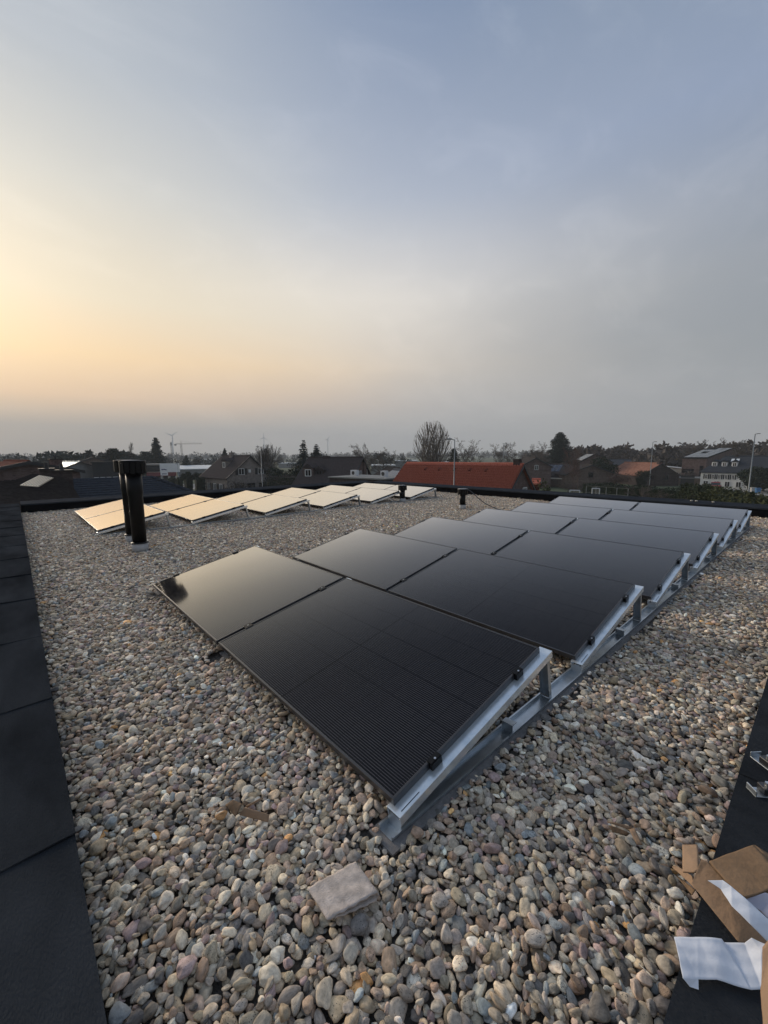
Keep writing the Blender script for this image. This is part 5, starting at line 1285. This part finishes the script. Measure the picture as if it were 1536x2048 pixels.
def hedge(name, label, P0, P1, w, h, mat, seed, dens=60, leaf=0.09, cat='hedge', group=None, rough=0.10, mat_in='hedge'):
    P0, P1 = Vector((P0[0], P0[1])), Vector((P1[0], P1[1])); L_ = (P1 - P0).length; a = (P1 - P0) / L_; rg = np.random.default_rng(seed)
    rz = math.atan2(a.y, a.x); c = (P0 + P1) / 2; o = empty(name, (c.x, c.y, GZ), rz); tag(o, label, cat, group)
    n = int(dens * (L_ * w + 2 * L_ * h)); f = rg.random(n); x = rg.uniform(-L_/2, L_/2, n); y = rg.uniform(-w/2, w/2, n); z = rg.uniform(0, h, n)
    tp = f < w / (w + 2 * h); z[tp] = h + rg.normal(0, rough, tp.sum()) * 0.7; sd = ~tp; y[sd] = np.where(rg.random(sd.sum()) < 0.75, -1, 1) * (w / 2 + rg.normal(0, rough * 0.6, sd.sum()))
    # undulating top
    z = z * (1 + 0.03 * np.sin(x * 1.3) + 0.02 * np.sin(x * 3.1))
    V_, F_ = leaf_cloud(np.stack([x, y, z], 1), leaf, rg)
    core = MB().box(-L_/2 + 0.05, L_/2 - 0.05, -w/2 + 0.12, w/2 - 0.12, 0, h - 0.15); core.build('stems', M[mat_in], o)
    link('foliage', np_mesh('foliage', V_, F_, M[mat]), o); return o

bare_tree('bare_tree', 'big fan-shaped bare tree rising behind the red roof', 864, 74, 839, None, 3, 0.36, 'bark_pale', 'bark_pale', stems=5, lean=0.16)
bare_tree('bare_tree', 'round bare tree right of the street lamp, behind the red roof', 951, 88, 874, ROUND, 8, 0.24, 'twig', 'bark', squash=1.15)
bare_tree('bare_tree', 'slender bare tree standing just behind the long house chimney', 736, 96, 886, ROUND, 12, 0.16, 'twig', 'bark', squash=0.8)
bare_tree('bare_tree', 'spreading bare tree with forked trunk between long house and red roof', 768, 84, 894, ROUND, 15, 0.22, 'twig', 'bark', squash=1.25)
bare_tree('bare_tree', 'bare upright tree beside the lamp behind the shuttered gable', 521, 104, 888, FAN, 21, 0.2, 'twig', 'bark', stems=4, lean=0.22)
bare_tree('bare_tree', 'thin pale bare tree left of the pair near the dark conifer', 1003, 108, 886, BIRCH, 31, 0.16, 'twig', 'bark_pale', stems=2, squash=1.2)
bare_tree('bare_tree', 'thin pale bare tree with wispy crown between round tree and conifer', 1029, 112, 884, BIRCH, 35, 0.15, 'twig', 'bark_pale', stems=2, squash=1.1)
bare_tree('bare_tree', 'wispy bare birch just left of the dark conifer', 1077, 105, 883, BIRCH, 41, 0.15, 'twig', 'bark_pale', stems=2, squash=1.3)
bare_tree('bare_tree', 'bare birch close against the left flank of the dark conifer', 1058, 118, 888, BIRCH, 44, 0.15, 'twig', 'bark_pale', squash=1.3)
bare_tree('bare_tree', 'forked pale sapling before the brown gable house', 1155, 78, 893, BIRCH, 51, 0.10, 'twig_red', 'bark_pale', stems=3, lean=0.13, squash=0.9)
bare_tree('bare_tree', 'small leafless fruit tree before the long hedge', 1290, 50, 972, LITE, 52, 0.09, 'twig', 'bark_pale', stems=3, lean=0.45, squash=1.3)
bare_tree('bare_tree', 'tall thin lattice-like dead tree above the pipe caps', 254, 150, 884, BIRCH, 55, 0.2, 'bark', 'bark', squash=0.45)
bare_tree('bare_tree', 'thin pale poplar tops behind small house near round evergreen', 1203, 128, 890, BIRCH, 57, 0.16, 'twig', 'bark_pale', stems=2, squash=1.1)
bare_tree('bare_tree', 'broad bare oak above the brick block and white house', 1440, 150, 876, ROUND, 61, 0.3, 'twig', 'bark', squash=1.25)
bare_tree('bare_tree', 'bare oak above the brick block roof edge', 1415, 152, 879, ROUND, 62, 0.3, 'twig', 'bark', squash=1.2)
bare_tree('bare_tree', 'bare tree behind the tallest lamp post at the frame edge', 1525, 140, 880, ROUND, 63, 0.28, 'twig', 'bark', squash=1.2)
bare_tree('bare_tree', 'ivy-dark bare tree above the white house ridge', 1487, 145, 880, ROUND, 64, 0.28, 'bark', 'bark', squash=0.9)
conifer('conifer', 'large dense dark conifer with layered branches right of centre', 1119, 126, 864, 4.7, 5, 'conifer_blue', shape=0.55, droop=0.10, layer=0.5, dens=1.3, z_low=0.10)
conifer('conifer', 'tall spiky spruce behind the long dark roof', 607, 92, 878, 3.2, 6, 'conifer_blue', shape=0.9, droop=0.3, layer=0.62, gap=0.12)
conifer('conifer', 'shorter full spruce beside the spiky spruce', 633, 90, 887, 3.2, 7, 'conifer_blue', shape=0.85, droop=0.22, layer=0.55)
conifer('conifer', 'tall dark spruce standing right of the pipe caps', 314, 150, 873, 3.9, 8, 'conifer', shape=0.8, droop=0.22, layer=0.7, leaf=0.24)
conifer('conifer', 'broad low cedar leaning left of the tall spruce', 291, 152, 902, 4.2, 9, 'conifer', shape=0.5, droop=0.05, layer=0.9, leaf=0.26, z_low=0.2)
conifer('conifer', 'flat-topped dark pine left of the pipe caps', 226, 135, 896, 4.0, 10, 'conifer', shape=0.45, droop=0.02, layer=0.8, leaf=0.24, z_low=0.3)
conifer('conifer', 'small pointed conifer rising behind the gabled house ridge', 450, 140, 896, 2.4, 12, 'conifer', shape=0.9, droop=0.2, leaf=0.22)
conifer('conifer', 'small pointed conifer under the crane jib', 372, 165, 909, 2.2, 13, 'conifer', shape=0.9, droop=0.2, leaf=0.24)
conifer('conifer', 'dark small conifer right of the big bare tree', 908, 96, 897, 2.2, 14, 'conifer', shape=0.55, droop=0.1, leaf=0.2)
bush('evergreen_bush', 'big rounded dark evergreen behind brown gable house', 1208, 104, 911, 3.2, 'hedge', 15, 6500, cat='tree', leaf=0.13)
bush('columnar_yew', 'dark columnar yew in front of the orange roofed house', 1291, 98, 938, 1.5, 'hedge', 16, 3600, lobes=10, cat='tree', leaf=0.09)
bush('olive_bush', 'olive green bush at the corner of the red roofed house', 1088, 44, 951, 1.5, 'olive_leaf', 17, 2600, leaf=0.09)
bush('red_shrub', 'bare reddish shrub before the orange roof', 1243, 96, 944, 2.8, 'twig_red', 18, 1900, leaf=0.10)
bush('dark_shrub', 'dark shrub mass right of the white house front', 1525, 104, 934, 4.4, 'hedge', 19, 9000, leaf=0.18, ry=3.0, lobes=24)
bush('brown_shrub', 'brown leafless shrub under the brown gable', 1150, 84, 960, 3.4, 'twig', 20, 2600, leaf=0.08)
bush('brown_shrub', 'brown leafless shrub left of the orange roof, beside goal', 1222, 82, 966, 2.6, 'twig', 21, 2200, leaf=0.08)
bush('brown_shrub', 'brown shrub at the front of the shuttered house', 470, 78, 962, 2.2, 'twig', 22, 1500, leaf=0.10)
bush('green_shrub', 'dark green shrub between the gabled house and conifers', 556, 80, 931, 2.9, 'hedge', 23, 4200, leaf=0.16)
bush('green_shrub', 'dark rounded shrub at the foot of the spruces', 590, 82, 928, 3.0, 'hedge', 24, 4200, leaf=0.16)
bush('pale_shrub', 'pale shrub beside the red car', 1418, 104, 966, 1.4, 'olive_leaf', 25, 1000, leaf=0.10)
hedge('long_hedge', 'long dark clipped hedge behind the football goal', G(1175, 66), G(1395, 58), 1.4, zp(1290, 974, 61) - GZ, 'hedge', 30, 55)
hedge('green_hedge', 'mossy green hedge running down towards the road', G(1380, 52), G(1620, 36), 1.3, zp(1480, 986, 44) - GZ, 'hedge_green', 31, 75)
hedge('low_hedge', 'low leafy hedge tips just above the coping near the frame edge', G(1430, 36), G(1640, 27), 1.2, zp(1500, 996, 32) - GZ, 'olive_leaf', 32, 90, rough=0.22)
hedge('garden_hedge', 'brown garden hedge between the gabled house and long roof', G(535, 78), G(592, 74), 1.2, zp(565, 953, 76) - GZ, 'twig', 33, 45)
for k, (px, w_) in enumerate(((333, 1.5), (348, 1.6), (366, 1.9), (387, 2.6))):
    hedge('box_hedge', f'clipped box hedge block, {["first", "second", "third", "largest"][k]} of four counting from the billboard', G(px, 88), G(px + w_ * 7, 88.4), 1.6, zp(px, 957, 88) - GZ, 'hedge', 34 + k, 60, group='clipped hedge blocks', leaf=0.11)
for k, px in enumerate((372, 394)):
    bush('ball_tree', f'round clipped ball tree above the hedge blocks, {"nearer the billboard" if k == 0 else "nearer the gabled house"}', px, 94, 943, 1.25, 'hedge', 40 + k, 2200, zbot=0.5, lobes=20, cat='tree', group='clipped ball trees', leaf=0.12)

# masses nobody could count: bare wood on the right, hazy tree lines, garden scrub
def mass(name, label, items, mat):
    segs = []
    rg = random.Random(77); lib = [tree_segments(200 + k, 1.0, LITE, 0.016, 1, 0.1) for k in range(7)]
    for (x, y, h, sq) in items:
        S = lib[rg.randrange(7)].copy(); t = rg.uniform(0, 6.28); c, s_ = math.cos(t), math.sin(t)
        for a, b in ((0, 1), (3, 4)):
            X_, Y_ = S[:, a].copy(), S[:, b].copy(); S[:, a] = (X_ * c - Y_ * s_) * sq; S[:, b] = (X_ * s_ + Y_ * c) * sq
        S = S * h; S[:, [0, 3]] += x; S[:, [1, 4]] += y; S[:, [2, 5]] += GZ; S[:, 6:] = np.maximum(S[:, 6:], 0.028); segs.append(S)
    o = link(name, segs_to_mesh(name, np.concatenate(segs), mat, 3)); tag(o, label, 'wood', kind='stuff'); return o
rg = random.Random(9); items = []
for i in range(95):
    px = rg.uniform(1120, 1640); d = rg.uniform(165, 330); p = G(min(px, 1700), d)
    tgt = 897 - 12 * max(0, (px - 1250) / 300) + rg.gauss(0, 5); items.append((p.x, p.y, max(6, zp(px, tgt, d) - GZ), rg.uniform(0.9, 1.4)))
mass('wood', 'leafless brown wood behind the houses at the right', items, M['twig'])
def far_trees(name, label, n, px0, px1, d0, d1, fh, mat, seed, tri=70):
    rg = np.random.default_rng(seed); V_ = []
    for i in range(n):
        px = rg.uniform(px0, px1); d = math.exp(rg.uniform(math.log(d0), math.log(d1))); p = G(px, d); h = fh(px, d, rg); w = h * rg.uniform(0.35, 0.6)
        k = rg.integers(0, 3); m_ = tri
        v = rg.normal(size=(m_, 3)); v /= np.linalg.norm(v, axis=1)[:, None]; v *= rg.random((m_, 1)) ** 0.4
        P_ = v * np.array([w, w, h * 0.46]) + np.array([p.x, p.y, GZ + h * 0.52])
        if k == 0: P_[:, :2] = np.array([p.x, p.y]) + (P_[:, :2] - np.array([p.x, p.y])) * (1.15 - (P_[:, 2:3] - GZ) / h)
        V_.append(leaf_cloud(P_, h * 0.085, rg)[0])
    V_ = np.concatenate(V_); o = link(name, np_mesh(name, V_, np.arange(len(V_)).reshape(-1, 3), M[mat])); tag(o, label, 'trees', kind='stuff'); return o
far_trees('treeline', 'hazy distant tree line along the horizon', 1500, -140, 1250, 600, 2400, lambda px, d, r: r.uniform(8, 15), 'far_foliage', 70, 46)
far_trees('tree_belt', 'belt of garden trees and bushes among the roofs', 210, -140, 830, 190, 520, lambda px, d, r: r.uniform(4, 9.5), 'far_foliage', 71, 110)
far_trees('tree_mass', 'dark mass of trees behind the left rooftops', 46, 90, 300, 140, 230, lambda px, d, r: r.uniform(6.5, 9.8), 'far_foliage', 72, 260)
far_trees('scrub', 'scrubby garden growth between the houses', 110, 1040, 1460, 122, 190, lambda px, d, r: r.uniform(1.5, 3.6), 'twig', 73, 160)
far_trees('woodland_floor', 'dense undergrowth of the wood behind the houses', 150, 1050, 1660, 150, 320, lambda px, d, r: r.uniform(6, 10.5), 'twig', 74, 160)

# ------------------------------------------------------------------ street furniture, vehicles, distant masts
def lamp(px, d, py_top, label, arm=-1.0, r=0.06, arm_dir=None):
    p = G(px, d); h = zp(px, py_top, d) - GZ; o = empty('street_lamp', (p.x, p.y, GZ)); tag(o, label, 'street lamp', 'street lamps')
    MB().lathe([(r * 1.5, 0), (r * 1.5, 0.9), (r, 1.0), (r * 0.62, h)], 12).build('pole', M['lamp_metal'], o, True)
    hx = hdir(px); sx_ = Vector((hx.y, -hx.x, 0)) * arm
    MB().tube((0, 0, h - 0.05), sx_ * 0.3 + Vector((0, 0, h + 0.04)), r * 0.55, r * 0.5, 8).build('arm', M['lamp_metal'], o)
    c = sx_ * 0.45 + Vector((0, 0, h + 0.05)); ax_ = sx_.normalized()
    hd_ = MB().obox(c, ax_, Vector((0, 0, 1)).cross(ax_), (0, 0, 1), 0.24, 0.12, 0.05).build('lamp_head', M['lamp_metal'], o, bevel=0.03)
    MB().obox(c - Vector((0, 0, 0.065)), ax_, Vector((0, 0, 1)).cross(ax_), (0, 0, 1), 0.17, 0.08, 0.008).build('lens', M['white_frame'], hd_)
lamp(909, 35, 879, 'slim grey street lamp in front of the red tiled roof', -1)
lamp(522, 66, 894, 'grey street lamp in front of the shuttered gable house', -1)
lamp(1304, 100, 884, 'grey street lamp above the orange tiled roof', 1, 0.08)
lamp(1506, 96, 868, 'tall grey street lamp before the white house at the frame edge', 1, 0.10)
lamp(1007, 90, 887, 'faint street lamp among pale bare trees behind the red roof', 1, 0.07)
lamp(354, 92, 928, 'thin post beside the billboard and hedge blocks', -0.4, 0.06)
def turbine(px, d, py_hub, py_tip, rot, label):
    p = G(px, d); h = zp(px, py_hub, d) - GZ; R_ = zp(px, py_tip, d) - GZ - h; o = empty('wind_turbine', (p.x, p.y, GZ)); tag(o, label, 'wind turbine', 'wind turbines on the horizon')
    MB().lathe([(3.4, 0), (2.2, h)], 14).build('tower', M['white_metal'], o, True)
    hx = hdir(px); f3 = Vector((*-hx, 0)); s3 = Vector((hx.y, -hx.x, 0))
    nac = MB().obox((0, 0, h + 1.5), f3, s3, (0, 0, 1), 6, 2.2, 2.2).build('nacelle', M['white_metal'], o)
    MB().tube(Vector((0, 0, h + 1.5)) + f3 * 6.1, Vector((0, 0, h + 1.5)) + f3 * 9, 2.2, 0.8, 10).build('hub', M['white_metal'], nac)
    for k in range(3):
        t = rot + k * 2.0944; bd = s3 * math.sin(t) + Vector((0, 0, math.cos(t))); w_ = f3.cross(bd); c = Vector((0, 0, h + 1.5)) + f3 * 7.4
        MB().prism([c + w_ * 1.2, c + bd * R_ * 0.2 + w_ * 2.6, c + bd * R_ + w_ * 0.5, c + bd * R_ - w_ * 0.5, c + bd * R_ * 0.2 - w_ * 1.6, c - w_ * 1.2], f3 * 1.0).build('blade', M['white_metal'], o)
turbine(347, 1700, 872, 859, 0.95, 'closest wind turbine with raised blades above the left rooftops')
turbine(529, 2100, 876, 866, 0.05, 'wind turbine above the bare tree beside the shuttered gable')
turbine(656, 2200, 880, 872, 0.5, 'faint wind turbine above the long dark roof')
# tower crane
p = G(364, 620); h = zp(364, 889, 620) - GZ; o = empty('tower_crane', (p.x, p.y, GZ)); tag(o, 'thin tower crane with long level jib on the skyline', 'crane')
hx = hdir(364); s3 = Vector((hx.y, -hx.x, 0)); f3 = Vector((*hx, 0))
def lattice(p0, p1, w, n, t, up):
    mb = MB(); d = (p1 - p0); a = d.normalized().cross(up).normalized() * w / 2; b = up.normalized() * w / 2 if abs(d.normalized().dot(up.normalized())) < 0.9 else d.normalized().cross(a).normalized() * w / 2
    cs = [a + b, a - b, -a - b, -a + b]
    for c in cs: mb.tube(p0 + c, p1 + c, t, n=4)
    for i in range(n):
        for k in range(4):
            mb.tube(p0 + d * (i / n) + cs[k], p0 + d * ((i + 1) / n) + cs[(k + 1) % 4], t * 0.7, n=3)
    return mb
lattice(Vector((0, 0, 0)), Vector((0, 0, h)), 1.6, 14, 0.14, Vector((1, 0, 0))).build('mast', M['crane_metal'], o)
jl = at(404, 887, 620); jl = (jl - Vector((p.x, p.y, zp(364, 889, 620)))).length
lattice(-s3 * 7 + Vector((0, 0, h + 0.8)), s3 * jl + Vector((0, 0, h + 1.6)), 1.3, 18, 0.13, Vector((0, 0, 1))).build('jib', M['crane_metal'], o)
MB().tube((0, 0, h), (0, 0, h + 5), 0.4, 0.2, 4).build('tower_head', M['crane_metal'], o)
MB().obox(-s3 * 7 + Vector((0, 0, h - 0.6)), s3, f3, (0, 0, 1), 1.3, 0.8, 1.0).build('counterweight', M['render_grey'], o)
MB().tube((0, 0, h + 4.9), s3 * jl * 0.7 + Vector((0, 0, h + 2.2)), 0.07, n=4).build('stay', M['crane_metal'], o)
# telecom mast next to the turbine
p = G(344, 330); h = zp(344, 884, 330) - GZ; o = empty('telecom_mast', (p.x, p.y, GZ)); tag(o, 'short antenna mast in front of the closest wind turbine', 'mast')
lattice(Vector((0, 0, 0)), Vector((0, 0, h)), 0.7, 16, 0.06, Vector((1, 0, 0))).build('mast', M['lamp_metal'], o)
for k in range(5): MB().box(-0.55 + 0.28 * k - 0.1, -0.55 + 0.28 * k + 0.1, -0.2, 0.2, h - 2.6 + 0.4 * (k % 2), h - 0.6 + 0.4 * (k % 2)).build('antenna', M['white_metal'], o)
def car(px, d, rz, mat, label, ln=4.2):
    p = G(px, d); o = empty('parked_car', (p.x, p.y, GZ + 0.03), rz); tag(o, label, 'car')
    k = ln / 4.2; prof = [(-2.1, 0.35), (-2.1, 0.75), (-1.9, 0.92), (-1.15, 0.98), (1.95, 0.92), (2.1, 0.7), (2.1, 0.35)]
    MB().prism([Vector((x * k, -0.86, z)) for x, z in prof], (0, 1.72, 0)).build('body', M[mat], o, bevel=0.08)
    cab = [(-1.2, 0.97), (-0.55, 1.42), (1.05, 1.45), (1.8, 0.95)]
    MB().prism([Vector((x * k, -0.74, z)) for x, z in cab], (0, 1.48, 0)).build('window', M['car_glass'], o, bevel=0.05)
    MB().prism([Vector((x * k, -0.72, z)) for x, z in ((-0.55, 1.425), (-0.45, 1.50), (0.95, 1.52), (1.05, 1.455))], (0, 1.44, 0)).build('roof', M[mat], o, bevel=0.03)
    for x in (-1.3, 1.3):
        for y in (-0.8, 0.8):
            w_ = MB().tube((x * k, y - 0.1, 0.32), (x * k, y + 0.1, 0.32), 0.32, n=16).build('wheel', M['tyre'], o); MB().tube((x * k, y * 1.13 - 0.02, 0.32), (x * k, y * 1.13 + 0.02, 0.32), 0.19, n=12).build('rim', M['lamp_metal'], w_)
    for y in (-0.6, 0.6): MB().box(-2.13 * k, -2.09 * k, y - 0.15, y + 0.15, 0.62, 0.76).build('headlight', M['white_frame'], o)
car(1438, 106, 0.1, 'car_red', 'red car parked beside the dark hedge before the white house')
car(155, 66, 0.4, 'car_white', 'white car roof just above the slate hip roof ridge')
car(420, 112, 0.3, 'car_white', 'white car by the warehouse left of gabled house')
def bin_(px, d, mat, label):
    p = G(px, d); o = empty('wheelie_bin', (p.x, p.y, GZ + 0.03), 0.5); tag(o, label, 'bin')
    MB().add([(-0.24,-0.28,0.08),(0.24,-0.28,0.08),(0.24,0.28,0.08),(-0.24,0.28,0.08),(-0.3,-0.36,1.0),(0.3,-0.36,1.0),(0.3,0.36,1.0),(-0.3,0.36,1.0)], [(0,3,2,1),(4,5,6,7),(0,1,5,4),(1,2,6,5),(2,3,7,6),(3,0,4,7)]).build('body', M[mat], o, bevel=0.03)
    MB().box(-0.32, 0.32, -0.4, 0.38, 1.005, 1.07).build('lid', M[mat], o, bevel=0.02)
    for x in (-0.26, 0.26): MB().tube((x - 0.03, 0.3, 0.1), (x + 0.03, 0.3, 0.1), 0.1, n=12).build('wheel', M['tyre'], o)
bin_(1515, 100, 'bin_grey', 'pale grey wheelie bin on the paving beside the lamp'); bin_(1525, 99, 'bin_blue', 'blue wheelie bin on the paving near the frame edge')
def goal(px0, px1, d, py_top, label, depth=1.0):
    A, B = G(px0, d), G(px1, d); a = (B - A); w = a.length; a.normalize(); n_ = Vector((-a.y, a.x)); n_ = n_ if n_.dot(A) > 0 else -n_
    h = zp((px0 + px1) / 2, py_top, d) - GZ; o = empty('football_goal', (A.x, A.y, GZ)); tag(o, label, 'goal', 'garden football goals')
    a3, n3 = Vector((*a, 0)), Vector((*n_, 0)); Z = Vector((0, 0, 1))
    for u in (0, w):
        MB().tube(a3 * u, a3 * u + Z * h, 0.055, n=8).build('post', M['white_metal'], o); MB().tube(a3 * u + Z * h, a3 * u + n3 * depth * 1.6, 0.045, n=8).build('stay', M['white_metal'], o)
    MB().tube(Z * h, a3 * w + Z * h, 0.055, n=8).build('crossbar', M['white_metal'], o)
    nt = MB()
    for i in range(1, 8): nt.tube(a3 * w * i / 8 + Z * h, a3 * w * i / 8 + n3 * depth * 1.6, 0.006, n=3)
    for i in range(1, 7): t = i / 7; nt.tube(Z * h * (1 - t) + n3 * depth * 1.6 * t, a3 * w + Z * h * (1 - t) + n3 * depth * 1.6 * t, 0.006, n=3)
    nt.build('net', M['white_metal'], o)
goal(1189, 1204, 50, 977, 'white football goal frame before the long hedge'); goal(1144, 1164, 46, 981, 'low white goal frame nearer the bare shrubs')
# garden mesh fence along the hedge
A, B = G(1177, 58), G(1262, 55); o = empty('mesh_fence', (A.x, A.y, GZ)); tag(o, 'thin wire mesh fence with pale posts beside the goal', 'fence')
d3 = Vector((*(B - A), 0)); hf = zp(1220, 975, 56) - GZ
for i in range(5): MB().tube(d3 * i / 4, d3 * i / 4 + Vector((0, 0, hf)), 0.04, n=6).build('post', M['lamp_metal'], o)
for i in range(4): MB().tube(Vector((0, 0, hf * (i + 1) / 4)), d3 + Vector((0, 0, hf * (i + 1) / 4)), 0.015, n=4).build('wire', M['lamp_metal'], o)

# ------------------------------------------------------------------ the hazy air
hz = MB().box(-2900, 2900, -2900, 2900, GZ - 1.0, 175).build('haze', None) if False else None
me = bpy.data.meshes.new('haze'); hb = MB().box(-2900, 2900, -2900, 2900, GZ - 1.0, 175); me.from_pydata(hb.v, [], hb.f)
hm = bpy.data.materials.new('haze'); hm.use_nodes = True; hm.node_tree.nodes.clear()
ho = hm.node_tree.nodes.new('ShaderNodeOutputMaterial'); pv = hm.node_tree.nodes.new('ShaderNodeVolumePrincipled')
pv.inputs['Color'].default_value = (0.86, 0.90, 0.95, 1); pv.inputs['Density'].default_value = 0.0005; pv.inputs['Anisotropy'].default_value = 0.0
hm.node_tree.links.new(pv.outputs[0], ho.inputs['Volume']); me.materials.append(hm)
hz = link('haze', me); tag(hz, 'thin pale evening haze over the town', kind='stuff')
